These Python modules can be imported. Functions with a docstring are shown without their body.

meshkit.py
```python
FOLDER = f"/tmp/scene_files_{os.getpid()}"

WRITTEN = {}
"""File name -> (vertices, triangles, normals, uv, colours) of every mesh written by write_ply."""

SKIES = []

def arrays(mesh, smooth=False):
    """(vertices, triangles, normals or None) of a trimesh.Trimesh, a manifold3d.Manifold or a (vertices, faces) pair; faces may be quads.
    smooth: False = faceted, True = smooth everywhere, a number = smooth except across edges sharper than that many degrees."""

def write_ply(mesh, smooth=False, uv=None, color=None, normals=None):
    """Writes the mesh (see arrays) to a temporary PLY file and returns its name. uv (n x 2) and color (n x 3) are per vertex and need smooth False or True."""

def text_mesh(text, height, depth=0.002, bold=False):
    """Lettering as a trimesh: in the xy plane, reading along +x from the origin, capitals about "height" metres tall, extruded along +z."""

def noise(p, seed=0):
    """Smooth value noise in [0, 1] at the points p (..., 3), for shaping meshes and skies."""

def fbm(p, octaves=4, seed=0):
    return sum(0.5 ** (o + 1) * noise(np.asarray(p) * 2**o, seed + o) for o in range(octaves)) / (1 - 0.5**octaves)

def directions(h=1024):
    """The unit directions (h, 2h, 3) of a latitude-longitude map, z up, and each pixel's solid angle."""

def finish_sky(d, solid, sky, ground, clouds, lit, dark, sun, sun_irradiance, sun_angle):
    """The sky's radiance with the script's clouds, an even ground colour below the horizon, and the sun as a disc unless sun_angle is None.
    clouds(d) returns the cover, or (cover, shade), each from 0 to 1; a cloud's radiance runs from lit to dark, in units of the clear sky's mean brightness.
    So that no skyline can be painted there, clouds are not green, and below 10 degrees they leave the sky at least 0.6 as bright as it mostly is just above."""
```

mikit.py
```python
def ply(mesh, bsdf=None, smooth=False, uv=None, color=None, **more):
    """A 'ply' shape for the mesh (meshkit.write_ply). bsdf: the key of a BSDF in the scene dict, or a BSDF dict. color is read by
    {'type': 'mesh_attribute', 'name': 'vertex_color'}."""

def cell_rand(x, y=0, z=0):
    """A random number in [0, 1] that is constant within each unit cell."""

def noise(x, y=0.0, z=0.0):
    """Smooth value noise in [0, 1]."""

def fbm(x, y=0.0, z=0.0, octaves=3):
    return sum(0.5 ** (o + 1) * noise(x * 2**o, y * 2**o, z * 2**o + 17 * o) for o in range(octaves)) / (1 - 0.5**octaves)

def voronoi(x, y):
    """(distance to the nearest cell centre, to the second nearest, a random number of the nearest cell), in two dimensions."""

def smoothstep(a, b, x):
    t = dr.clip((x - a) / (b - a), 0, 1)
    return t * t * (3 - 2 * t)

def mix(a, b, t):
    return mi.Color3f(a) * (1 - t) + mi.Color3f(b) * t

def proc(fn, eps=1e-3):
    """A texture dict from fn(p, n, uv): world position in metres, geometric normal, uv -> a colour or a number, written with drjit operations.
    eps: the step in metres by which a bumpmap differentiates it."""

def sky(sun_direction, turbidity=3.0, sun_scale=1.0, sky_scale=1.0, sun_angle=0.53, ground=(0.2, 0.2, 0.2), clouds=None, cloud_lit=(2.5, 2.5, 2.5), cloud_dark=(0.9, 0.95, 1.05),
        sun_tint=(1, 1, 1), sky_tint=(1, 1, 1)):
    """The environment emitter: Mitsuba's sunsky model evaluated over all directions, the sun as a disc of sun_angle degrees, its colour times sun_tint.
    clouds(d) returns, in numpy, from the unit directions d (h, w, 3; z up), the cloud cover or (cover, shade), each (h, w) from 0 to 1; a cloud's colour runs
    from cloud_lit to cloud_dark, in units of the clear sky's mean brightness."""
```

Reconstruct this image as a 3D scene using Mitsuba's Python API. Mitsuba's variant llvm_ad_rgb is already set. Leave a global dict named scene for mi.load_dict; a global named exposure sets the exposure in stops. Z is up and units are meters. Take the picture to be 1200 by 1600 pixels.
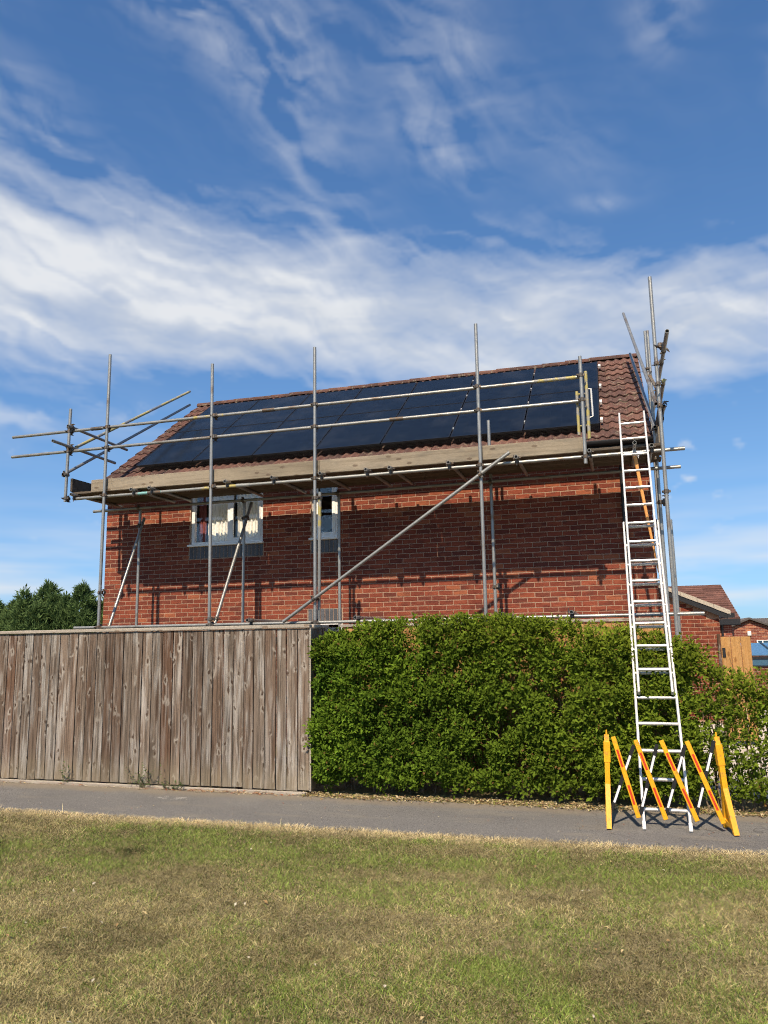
import math
import numpy as np, trimesh, drjit as dr, mitsuba as mi
import mikit, meshkit
from mikit import proc, noise, fbm, voronoi, cell_rand, smoothstep, mix
T = mi.ScalarTransform4f
RNG = np.random.default_rng(7)
scene, labels = {}, {}

# ------------------------------------------------------------------ camera
PITCH, ROLL, YAW, EYE = math.radians(9.3), math.radians(0.95), math.radians(16.8), 1.64
_f = np.array([-math.sin(YAW) * math.cos(PITCH), math.cos(YAW) * math.cos(PITCH), math.sin(PITCH)])
_r = np.array([math.cos(YAW), math.sin(YAW), 0.0])
_d = np.cross(_f, _r)
right = math.cos(ROLL) * _r + math.sin(ROLL) * _d
down = -math.sin(ROLL) * _r + math.cos(ROLL) * _d
cam = np.eye(4)
cam[:3, 0], cam[:3, 1], cam[:3, 2], cam[:3, 3] = -right, -down, _f, [0, 0, EYE]
scene['camera'] = {'type': 'perspective', 'fov': 2 * math.degrees(math.atan(600 / 1210)), 'fov_axis': 'x', 'near_clip': 0.05, 'far_clip': 5000.0, 'to_world': T(cam.tolist())}

# ------------------------------------------------------------------ sky and sun
SUN = (-0.03, -0.70, 0.70)


def clouds(d):
    az = np.degrees(np.arctan2(d[..., 0], d[..., 1]))
    el = np.degrees(np.arcsin(np.clip(d[..., 2], -1, 1)))
    n3 = lambda a, b, c: np.stack([a, b, c + 0 * a], -1)
    # noise runs over the sphere of directions, so nothing repeats and there is no seam
    D = d * 10.0
    warp = lambda s, k: meshkit.fbm(D * s + k, 4, k) - 0.5

    def strands(angle, along, across, k, w=1.0, oct=6):
        """streaky noise whose fibres run at an angle to the horizon"""
        ca, sa = math.cos(math.radians(angle)), math.sin(math.radians(angle))
        x, y = np.sin(np.radians(az + 17)) * 57 * np.cos(np.radians(el)), el
        # curl the fibres with a slow warp
        wx, wy = 9 * w * warp(0.55, k), 7 * w * warp(0.55, k + 1) + 2.2 * w * warp(2.0, k + 2)
        u, v = (x + wx) * ca + (y + wy) * sa, -(x + wx) * sa + (y + wy) * ca
        return meshkit.fbm(n3(u / along, v / across, k * 1.7 + 3 * (np.cos(np.radians(az)) < -0.3)), oct, k)
    spot = lambda a, e, ra, re, t=0.0: np.exp(-((((az - a) * math.cos(math.radians(t)) + (el - e) * math.sin(math.radians(t))) / ra) ** 2 + ((-(az - a) * math.sin(math.radians(t)) + (el - e) * math.cos(math.radians(t))) / re) ** 2))
    S1 = strands(-12, 9.0, 1.75, 11)
    S2 = strands(-26, 8.0, 1.5, 15, 1.2)
    S3 = strands(-48, 9.0, 1.3, 19, 1.3)
    S4 = strands(-8, 6.0, 0.75, 27, 0.9)
    lump = meshkit.fbm(D * 0.9 + 2, 5, 31)
    # broad cirrus bank, highest in the west (left), thinning to the east
    c = 22.3 - 0.055 * (az + 17) * (np.abs(az + 17) < 60) + 3.0 * np.sin(np.radians(az * 2.2)) * (np.abs(az) > 60) + 4 * (meshkit.fbm(D * 0.35 + 8, 3, 4) - 0.5)
    w = 4.7 + 2.1 * np.cos(np.radians(az + 58))
    belt = np.exp(-(np.abs(el - c) / np.where(el > c, w * 1.15, w * 0.86)) ** 2.4)
    body = np.clip((0.62 * S1 + 0.46 * S2 + 0.42 * S4 + 0.42 * lump + 0.80 * belt - 1.24) * 1.5, 0, 1) * np.clip(belt * 2.2, 0, 1)
    # high feathery wisps
    veil = (0.95 * spot(-26, 41, 7, 4, -35) + 0.7 * spot(-12, 40, 6, 4.0, -30) + 0.75 * spot(-35, 42, 7, 2.2, -20) + 0.85 * spot(6.5, 40.2, 2.4, 3.4, -55)
            + 0.85 * spot(-11.5, 34, 4.2, 1.8, -28) + 0.4 * spot(-2, 33.5, 6.0, 2.5, -30) + 0.75 * spot(0.3, 29.6, 1.8, 0.55, -8) + 0.9 * spot(14.5, 35, 1.6, 2.6, 0)
            + 0.65 * spot(-44, 34, 6, 2.2, -15) + 0.55 * spot(-22, 33, 6, 3, -35) + 0.6 * spot(-52, 43, 6, 3, -20))
    veil = veil + 0.07 * np.clip((el - 26) / 8, 0, 1)
    veil = veil + np.clip((meshkit.fbm(D * 0.42 + 5, 4, 44) - 0.52) * 2.5, 0, 0.6) * (np.abs(az + 17) > 38) * np.clip((el - 20) / 12, 0, 1)
    wisp = np.clip((0.50 * S3 + 0.40 * S2 + 0.30 * S4 + 0.30 * lump - 0.66) * 2.6, 0, 1) * np.clip(veil, 0, 1) ** 1.3
    # flat haze cloud and little puffs near the horizon
    lowb = meshkit.fbm(n3(np.cos(np.radians(az)) * 6, np.sin(np.radians(az)) * 6, el * 0.8), 5, 51)
    low = np.clip((lowb - 0.30) * 2.2, 0, 1) * np.exp(-((el - 2.5) / 5.2) ** 2) * 0.82
    mid = np.clip((0.7 * S1 + 0.5 * lump - 0.56) * 3.0, 0, 1) * spot(-44, 15.5, 9, 2.2) * 0.9
    pf = meshkit.fbm(n3(np.cos(np.radians(az)) * 34, np.sin(np.radians(az)) * 34, el * 0.85), 4, 41)
    puff = np.clip((pf - 0.66) * 6, 0, 1) * np.exp(-((el - 11.5) / 4.5) ** 2) * 0.6
    cover = 1 - (1 - 0.95 * body) * (1 - 0.72 * wisp) * (1 - low) * (1 - puff) * (1 - 0.8 * mid)
    shade = np.clip(1.45 - 1.5 * (S1 + 0.6 * lump), 0, 0.85) * np.clip(body * 1.3, 0, 1)
    return np.clip(cover, 0, 1), np.clip(shade, 0, 1)


scene['sky'] = mikit.sky(SUN, turbidity=3.0, sun_scale=1.6, clouds=clouds, cloud_lit=(2.5, 2.56, 2.64), cloud_dark=(1.5, 1.68, 1.95), sky_tint=(1.10, 1.40, 1.64))
exposure = 1.32

# ------------------------------------------------------------------ helpers


def key_for(name):
    if name not in scene and name not in labels and name not in HOLD:
        HOLD.add(name)
        return name
    i = 1
    while f'{name}_{i:03d}' in HOLD or f'{name}_{i:03d}' in scene:
        i += 1
    HOLD.add(f'{name}_{i:03d}')
    return f'{name}_{i:03d}'


HOLD = set()
_next = {}


def fresh(name):
    """name, then name_001, name_002 ..."""
    n = _next.get(name, 0)
    _next[name] = n + 1
    return name if n == 0 else f'{name}_{n:03d}'


def thing(name, label, cat, group=None):
    k = fresh(name)
    labels[k] = {'label': label, 'category': cat}
    if group:
        labels[k]['group'] = group
    return k


def part(parent, name, mesh, bsdf, smooth=False, label=None, kind=None, shape=None, **kw):
    k = fresh(f'{parent}__{name}' if parent else name)
    scene[k] = shape if shape is not None else mikit.ply(mesh, bsdf, smooth, **kw)
    if label or kind:
        labels[k] = {}
        if label:
            labels[k]['label'] = label
        if kind:
            labels[k]['kind'] = kind
    return k


def struct(name, mesh, bsdf, label=None, smooth=False, kind='structure', **kw):
    k = fresh(name)
    scene[k] = mikit.ply(mesh, bsdf, smooth, **kw)
    labels[k] = {'kind': kind}
    if label:
        labels[k]['label'] = label
    return k


def cat(ms):
    return trimesh.util.concatenate(ms)


def box(x0, x1, y0, y1, z0, z1):
    m = trimesh.creation.box((x1 - x0, y1 - y0, z1 - z0))
    m.apply_translation(((x0 + x1) / 2, (y0 + y1) / 2, (z0 + z1) / 2))
    return m


def cbox(x0, x1, y0, y1, z0, z1, c=0.004):
    """box with chamfered edges"""
    h = np.array([x1 - x0, y1 - y0, z1 - z0]) / 2
    c = min(c, *(h * 0.45))
    pts = []
    for sx in (-1, 1):
        for sy in (-1, 1):
            for sz in (-1, 1):
                s = np.array([sx, sy, sz])
                for k in range(3):
                    q = h - c
                    q = q.copy()
                    q[k] = h[k]
                    pts.append(s * q)
    m = trimesh.PointCloud(np.array(pts)).convex_hull
    m.apply_translation(((x0 + x1) / 2, (y0 + y1) / 2, (z0 + z1) / 2))
    return m


def frame_of(d):
    d = np.asarray(d, float) / np.linalg.norm(d)
    a = np.cross(d, [0, 0, 1.0] if abs(d[2]) < 0.9 else [1.0, 0, 0])
    a /= np.linalg.norm(a)
    return d, a, np.cross(d, a)


def rings(points, radii, n=12, cap=True):
    """surface through rings given as (centre, dir, radius)"""
    p = np.asarray(points, float)
    d, a, b = frame_of(p[-1] - p[0]) if np.linalg.norm(p[-1] - p[0]) > 1e-9 else frame_of([0, 0, 1])
    ang = np.arange(n) * 2 * np.pi / n
    v = (p[:, None] + np.asarray(radii)[:, None, None] * (np.cos(ang)[None, :, None] * a + np.sin(ang)[None, :, None] * b)).reshape(-1, 3)
    f = []
    for i in range(len(p) - 1):
        for j in range(n):
            k = (j + 1) % n
            f += [[i * n + j, i * n + k, (i + 1) * n + k], [i * n + j, (i + 1) * n + k, (i + 1) * n + j]]
    if cap:
        v = np.vstack([v, p[0], p[-1]])
        s, e = len(v) - 2, len(v) - 1
        o = (len(p) - 1) * n
        for j in range(n):
            k = (j + 1) % n
            f += [[s, k, j], [e, o + j, o + k]]
    return trimesh.Trimesh(v, np.array(f), process=False)


def tube(p0, p1, r=0.0242, n=14, hollow=True):
    p0, p1 = np.asarray(p0, float), np.asarray(p1, float)
    d = (p1 - p0) / np.linalg.norm(p1 - p0)
    if not hollow:
        return rings([p0, p1], [r, r], n)
    ri, dep = r - 0.004, min(0.12, np.linalg.norm(p1 - p0) * 0.3)
    # outer skin and, at each end, a rim and a short bore
    dd, a, b = frame_of(d)
    ang = np.arange(n) * 2 * np.pi / n
    o = np.cos(ang)[:, None] * a + np.sin(ang)[:, None] * b
    P = [p0 + d * dep + o * ri, p0 + o * ri, p0 + o * r, p1 + o * r, p1 + o * ri, p1 - d * dep + o * ri]
    v = np.vstack(P + [[p0 + d * dep], [p1 - d * dep]])
    f = []
    for i in range(5):
        for j in range(n):
            k = (j + 1) % n
            f += [[i * n + j, i * n + k, (i + 1) * n + k], [i * n + j, (i + 1) * n + k, (i + 1) * n + j]]
    s, e = 6 * n, 6 * n + 1
    for j in range(n):
        k = (j + 1) % n
        f += [[s, k, j], [e, 5 * n + j, 5 * n + k]]
    return trimesh.Trimesh(v, np.array(f), process=False)


def coupler(pa, da, pb, db, r=0.0242):
    """two clamped bands, one round each tube, with bolts and wing flaps"""
    pa, pb = np.asarray(pa, float), np.asarray(pb, float)
    ms = []
    for p, d, q in ((pa, da, pb), (pb, db, pa)):
        d, a, b = frame_of(d)
        ms.append(rings([p - d * 0.028, p - d * 0.022, p + d * 0.022, p + d * 0.028], [r + 0.003, r + 0.008, r + 0.008, r + 0.003], 12, cap=False))
        w = q - p
        w = w - d * (w @ d)
        w = w / np.linalg.norm(w) if np.linalg.norm(w) > 1e-6 else a
        s = np.cross(d, w)
        # bolt tab and bolt at the side
        for sg in (1, -1):
            c = p + s * sg * (r + 0.016) - w * 0.004
            m = trimesh.creation.box((0.03, 0.026, 0.014))
            m.apply_transform(np.block([[np.stack([d, s, w], 1), c[:, None]], [np.zeros((1, 3)), np.ones((1, 1))]]))
            ms.append(m)
        c = p + s * (r + 0.02)
        ms.append(rings([c + w * 0.03, c - w * 0.055], [0.0065, 0.0065], 6))
        ms.append(rings([c - w * 0.016, c - w * 0.032], [0.012, 0.012], 6))
    m = (pa + pb) / 2
    d = pb - pa
    if np.linalg.norm(d) > 0.01:
        dd, a, b = frame_of(d)
        g = trimesh.creation.box((0.04, 0.04, max(np.linalg.norm(d) - 2 * r, 0.012)))
        g.apply_transform(np.block([[np.stack([a, b, dd], 1), m[:, None]], [np.zeros((1, 3)), np.ones((1, 1))]]))
        ms.append(g)
    return cat(ms)


# ------------------------------------------------------------------ materials
def mat(name, d):
    scene[name] = d
    return name


def pr(color, rough=0.8, metallic=0.0, spec=0.5, **k):
    c = {'type': 'rgb', 'value': list(color)} if isinstance(color, (tuple, list)) else color
    return {'type': 'twosided', 'b': {'type': 'principled', 'base_color': c, 'roughness': rough, 'metallic': metallic, 'specular': spec, **k}}


def bumped(inner, fn, scale, eps=1e-3):
    return {'type': 'twosided', 'b': {'type': 'bumpmap', 'arbitrary': proc(fn, eps), 'scale': scale, 'inner': inner['b']}}


VC = {'type': 'mesh_attribute', 'name': 'vertex_color'}
WX0, WX1, WY = -8.75, 0.52, 11.73
ZB = 0.04  # course datum


def f_brick(p, n, uv):
    k = dr.floor((p.z - ZB) / 0.075)
    odd = k - 2 * dr.floor(k / 2)
    i = dr.floor((p.x - WX0 + odd * 0.1125) / 0.225)
    r, r2 = cell_rand(i, k, 3), cell_rand(i, k, 7)
    c = mix((0.225, 0.058, 0.034), (0.150, 0.038, 0.025), r)
    c = mix(c, (0.285, 0.092, 0.048), smoothstep(0.86, 0.94, r2))
    c = mix(c, (0.095, 0.032, 0.026), 0.55 * smoothstep(0.2, 0.1, r2))
    smear = fbm(p.x * 9 + r * 40, p.z * 26, r2 * 30, 3)
    c = mix(c, (0.085, 0.030, 0.024), 0.5 * smoothstep(0.54, 0.74, smear))
    c = mix(c, (0.30, 0.10, 0.055), 0.35 * smoothstep(0.45, 0.25, smear))
    g = noise(p.x * 260, p.z * 260, p.y * 260)
    return c * (0.82 + 0.36 * g) * (0.86 + 0.28 * fbm(p.x * 0.9, p.z * 1.1, 3.0, 3))


def f_grit(p, n, uv):
    return fbm(p.x * 130, p.y * 130, p.z * 130, 2)


mat('brick_clay', bumped(pr(proc(f_brick), 0.92, spec=0.25), f_grit, 0.0025))


def f_mortar(p, n, uv):
    return mix((0.29, 0.19, 0.135), (0.42, 0.295, 0.22), fbm(p.x * 30, p.z * 60, p.y * 30, 3))


mat('mortar', pr(proc(f_mortar), 0.95, spec=0.1))


def f_farbrick(p, n, uv):
    h = dr.select(dr.abs(n.x) > 0.7, p.y, p.x)
    k = dr.floor(p.z / 0.075)
    odd = k - 2 * dr.floor(k / 2)
    x = (h + odd * 0.1125) / 0.225
    i = dr.floor(x)
    r = cell_rand(i, k, 5)
    c = mix((0.225, 0.065, 0.045), (0.15, 0.045, 0.034), r)
    c = mix(c, (0.40, 0.16, 0.09), smoothstep(0.85, 0.95, cell_rand(i, k, 9)))
    fz, fx = p.z / 0.075 - k, x - i
    m = dr.maximum(smoothstep(0.84, 0.9, fz), smoothstep(0.94, 0.97, fx))
    return mix(c, (0.36, 0.26, 0.20), m)


mat('far_brick', pr(proc(f_farbrick), 0.92, spec=0.2))


def f_blue(p, n, uv):
    r = cell_rand(dr.floor(p.x / 0.075), dr.floor(p.z / 0.3))
    return mix((0.055, 0.06, 0.072), (0.10, 0.105, 0.12), r) * (0.8 + 0.4 * fbm(p.x * 60, p.z * 60, 0.0, 2))


mat('blue_brick', pr(proc(f_blue), 0.6))
PIT = math.atan2(6.98 - 4.47, 15.0 - 11.51)
SLO, CLO = math.sin(PIT), math.cos(PIT)


def f_tile(p, n, uv):
    s = (p.y - 11.51) * CLO + (p.z - 4.47) * SLO
    k, i = dr.floor((s + 0.15) / 0.30), dr.floor((p.x + 8.85) / 0.305)
    r, r2 = cell_rand(i, k, 2), cell_rand(i, k, 8)
    c = mix((0.125, 0.064, 0.052), (0.078, 0.046, 0.041), r)
    c = mix(c, (0.17, 0.092, 0.072), 0.6 * smoothstep(0.75, 0.95, r2))
    c = mix(c, (0.065, 0.043, 0.04), 0.75 * smoothstep(0.5, 0.75, fbm(p.x * 6, s * 9, r * 9, 4)))
    c = mix(c, (0.26, 0.235, 0.17), 0.45 * smoothstep(0.66, 0.78, fbm(p.x * 21, s * 21, 4.0, 3)))
    return c * (0.8 + 0.4 * noise(p.x * 190, p.y * 190, p.z * 190))


mat('roof_tile', bumped(pr(proc(f_tile), 0.9, spec=0.25), f_grit, 0.003))


def f_farroof(p, n, uv):
    c = mix((0.145, 0.07, 0.055), (0.088, 0.05, 0.044), fbm(p.x * 2.5, p.y * 3, p.z * 4, 4))
    return c * (0.75 + 0.5 * cell_rand(dr.floor(p.x / 0.3), dr.floor(p.y / 0.32)))


mat('far_roof', pr(proc(f_farroof), 0.9, spec=0.2))
mat('far_slate', pr((0.085, 0.075, 0.072), 0.85))


def f_panel(p, n, uv):
    gx = dr.abs(uv.x * 6 - dr.round(uv.x * 6))
    gy = dr.abs(uv.y * 12 - dr.round(uv.y * 12))
    l = dr.maximum(smoothstep(0.03, 0.0, gx), smoothstep(0.045, 0.0, gy))
    c = mix((0.0055, 0.0075, 0.011), (0.0075, 0.0105, 0.015), cell_rand(dr.floor(uv.x * 6), dr.floor(uv.y * 12)))
    c = mix(c, (0.009, 0.012, 0.017), l)
    dust = fbm(p.x * 3, p.y * 3, p.z * 3, 4)
    return mix(c, (0.055, 0.058, 0.062), 0.16 * smoothstep(0.45, 0.8, dust))


mat('panel_glass', pr(proc(f_panel), 0.14, spec=0.22, clearcoat=0.08, clearcoat_gloss=0.9))
mat('black_metal', pr((0.012, 0.013, 0.015), 0.4))
mat('black_wire', pr((0.015, 0.015, 0.016), 0.6))
mat('black_plastic', pr((0.016, 0.016, 0.018), 0.38))


def f_galv(p, n, uv):
    a = fbm(p.x * 7, p.y * 7, p.z * 7, 4)
    c = mix((0.235, 0.245, 0.245), (0.36, 0.37, 0.365), a)
    c = mix(c, (0.19, 0.14, 0.10), 0.8 * smoothstep(0.62, 0.78, fbm(p.x * 3.1 + 4, p.y * 3.1, p.z * 3.1 + 7, 4)))
    c = mix(c, (0.45, 0.44, 0.39), 0.35 * smoothstep(0.66, 0.76, fbm(p.x * 19, p.y * 19 + 3, p.z * 19, 3)))
    return c * (0.85 + 0.3 * noise(p.x * 120, p.y * 120, p.z * 120))


mat('galvanised', pr(proc(f_galv), 0.42, metallic=0.55, spec=0.5))


def f_clamp(p, n, uv):
    return mix((0.11, 0.105, 0.10), (0.16, 0.11, 0.075), smoothstep(0.45, 0.7, fbm(p.x * 40, p.y * 40, p.z * 40, 3)))


mat('clamp_steel', pr(proc(f_clamp), 0.55, metallic=0.6))


def f_yband(p, n, uv):
    w = smoothstep(0.46, 0.56, fbm(p.x * 14, p.y * 14, p.z * 14, 4))
    return mix((0.40, 0.345, 0.13), (0.29, 0.285, 0.26), w)


mat('worn_yellow', pr(proc(f_yband), 0.6, metallic=0.2))
mat('teal_band', pr((0.20, 0.42, 0.42), 0.5, metallic=0.2))


def wood_along(ax, ca, cb, knot, ka, kb):
    def f(p, n, uv):
        l, w = (p.x, p.z + p.y) if ax == 'x' else (p.z, p.x + p.y)
        g = fbm(l * 2.2 + uv.x * 40, w * 55, uv.x * 9, 4)
        c = mix(ca, cb, uv.x)
        c = mix(c, kb, 0.55 * smoothstep(0.48, 0.68, g))
        st = fbm(l * 3.0 + uv.x * 71, w * 14 + uv.x * 13, 1.5, 4)
        c = mix(c, ka, 0.55 * smoothstep(0.52, 0.75, st))
        a, b, cc = voronoi(l * 3.4 + uv.x * 57, w * 8.0 + uv.x * 31)
        e = dr.select(cc > 0.45, a, 1.0)
        c = mix(c, knot, 0.8 * smoothstep(0.17, 0.1, e))
        c = c * (0.72 + 0.56 * fbm(l * 1.7 + uv.x * 19, w * 7, uv.x * 3, 4))
        return c * (0.85 + 0.3 * noise(l * 40, w * 300, uv.x * 5))
    return f


mat('shaded_deck_wood', pr(proc(wood_along('x', (0.075, 0.062, 0.05), (0.11, 0.09, 0.07), (0.04, 0.03, 0.022), (0.07, 0.06, 0.05), (0.06, 0.048, 0.037))), 0.9, spec=0.2))  # dirty grey-brown boards, colour darkened further to stand in for shade under the deck
mat('scaffold_wood', pr(proc(wood_along('x', (0.235, 0.20, 0.15), (0.285, 0.245, 0.19), (0.12, 0.09, 0.065), (0.165, 0.15, 0.125), (0.17, 0.14, 0.105))), 0.85, spec=0.2))


def f_fence(p, n, uv):
    # uv.x is each board's own random number
    r = uv.x
    w = p.x + p.y
    wob = 0.012 * noise(p.z * 2.1 + r * 30, r * 17)
    g = fbm(p.z * 2.4 + r * 40, (w + wob) * 75, r * 9, 4)
    c = mix((0.225, 0.180, 0.145), (0.175, 0.122, 0.090), smoothstep(0.3, 0.85, r))
    c = mix(c, (0.135, 0.078, 0.052), smoothstep(0.84, 0.95, r))
    silver = fbm(p.z * 1.9 + r * 71, (w + wob) * 17 + r * 13, 1.5, 5)
    c = mix(c, (0.42, 0.395, 0.365), smoothstep(0.42, 0.66, silver) * (1.15 - 0.75 * r))
    c = mix(c, (0.13, 0.085, 0.06), 0.85 *  smoothstep(0.52, 0.70, fbm(p.z * 1.3 + r * 23, w * 24 + r * 5, 7.5, 4)))
    c = c * (1.12 - 0.55 * smoothstep(0.42, 0.68, g))
    # knots: a small dark heart, with bright flared grain round it
    a, b, cc = voronoi((w + wob) * 12.0 + r * 31, p.z * 6.5 + r * 57 + 0.5 * noise(w * 26, p.z * 7))
    e = dr.select(cc > 0.70, a + 0.16 * (noise(w * 130, p.z * 60) - 0.5), 1.0)
    c = mix(c, (0.46, 0.425, 0.375), 0.6 * smoothstep(0.50, 0.22, e) * smoothstep(0.35, 0.65, noise(p.z * 22 + r * 9, w * 45)))
    c = mix(c, (0.075, 0.048, 0.034), 0.9 * smoothstep(0.20, 0.10, e) * dr.select(cc > 0.78, 1.0, 0.35))
    c = mix(c, (0.34, 0.295, 0.205), 0.45 * smoothstep(0.40, 0.05, p.z + 0.3 * (silver - 0.5)))
    return c * mi.Color3f(0.735, 0.735, 0.74) * (0.78 + 0.44 * cell_rand(dr.floor(r * 9173.0), 3, 1)) * (0.80 + 0.40 * noise(w * 420, p.z * 26, r * 5))


def f_fence_bump(p, n, uv):
    return fbm((p.x + p.y) * 170, p.z * 5 + uv.x * 40, uv.x * 9, 3)


mat('fence_wood', bumped(pr(proc(f_fence), 0.88, spec=0.2), f_fence_bump, 0.003))
mat('pale_capping', pr(proc(wood_along('x', (0.30, 0.27, 0.235), (0.36, 0.325, 0.28), (0.2, 0.15, 0.11), (0.47, 0.43, 0.37), (0.27, 0.235, 0.19))), 0.85, spec=0.2))
mat('orange_timber', pr(proc(wood_along('z', (0.36, 0.20, 0.075), (0.43, 0.25, 0.10), (0.2, 0.09, 0.03), (0.47, 0.30, 0.14), (0.36, 0.185, 0.06))), 0.8, spec=0.2))
mat('aluminium', pr((0.66, 0.66, 0.66), 0.42, metallic=0.4))
mat('rung_aluminium', pr((0.60, 0.60, 0.60), 0.38, metallic=0.55))


def f_yellow(p, n, uv):
    c = mix((0.84, 0.41, 0.012), (0.72, 0.34, 0.010), fbm(p.x * 9, p.y * 9, p.z * 9, 3))
    return mix(c, (0.25, 0.15, 0.06), 0.45 * smoothstep(0.64, 0.76, fbm(p.x * 33, p.y * 33, p.z * 21, 3)))


mat('yellow_plastic', pr(proc(f_yellow), 0.45, spec=0.5))
mat('red_tape', pr((0.56, 0.045, 0.015), 0.4))
mat('white_tape', pr((0.72, 0.74, 0.78), 0.35))
mat('white_upvc', pr((0.80, 0.81, 0.82), 0.35))
mat('white_paint', pr((0.78, 0.78, 0.76), 0.5))
mat('window_pane', {'type': 'thindielectric', 'int_ior': 1.5})
mat('net_curtain', {'type': 'twosided', 'b': {'type': 'principled', 'base_color': {'type': 'rgb', 'value': [0.82, 0.80, 0.72]}, 'roughness': 0.9}})
mat('plum_cloth', pr((0.20, 0.05, 0.045), 0.9))
mat('room_paint', pr((0.16, 0.17, 0.175), 0.9))
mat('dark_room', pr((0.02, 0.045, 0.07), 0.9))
mat('orange_strap', pr((0.72, 0.33, 0.10), 0.7))
mat('verge_cement', pr((0.42, 0.385, 0.33), 0.9))


def f_asphalt(p, n, uv):
    a = fbm(p.x * 1.3, p.y * 2.0, 0.0, 4)
    c = mix((0.108, 0.106, 0.104), (0.152, 0.149, 0.145), a)
    s = noise(p.x * 160, p.y * 160)
    c = c * (0.62 + 0.75 * s)
    c = mix(c, (0.21, 0.19, 0.15), 0.30 * smoothstep(0.55, 0.78, fbm(p.x * 2.2 + 7, p.y * 9, 3.0, 4)))
    chalk = smoothstep(0.60, 0.68, fbm(p.x * 22, p.y * 60, 5.0, 3)) * smoothstep(0.20, 0.12, dr.abs(p.x + 4.73)) * smoothstep(0.09, 0.05, dr.abs(p.y - 7.62))
    c = mix(c, (0.5, 0.49, 0.46), 0.7 * chalk)
    a1, a2, a3 = voronoi(p.x * 0.9 + 0.3 * noise(p.x * 7, p.y * 7), p.y * 1.3 + 0.3 * noise(p.x * 8 + 4, p.y * 8))
    c = mix(c, (0.045, 0.043, 0.042), 0.55 * smoothstep(0.018, 0.006, a2 - a1) * smoothstep(0.45, 0.6, noise(p.x * 0.8, p.y)))
    edge = smoothstep(7.72, 7.98, p.y + 0.12 * noise(p.x * 6, p.y * 6))
    return mix(c, (0.20, 0.165, 0.115), 0.55 * edge)


mat('asphalt', bumped(pr(proc(f_asphalt), 0.93, spec=0.25), lambda p, n, uv: fbm(p.x * 110, p.y * 110, 0.0, 2), 0.006))


def f_soil(p, n, uv):
    c = mix((0.15, 0.13, 0.065), (0.22, 0.185, 0.105), fbm(p.x * 5, p.y * 5, 0.0, 4))
    return c * (0.6 + 0.8 * noise(p.x * 90, p.y * 90))


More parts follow.
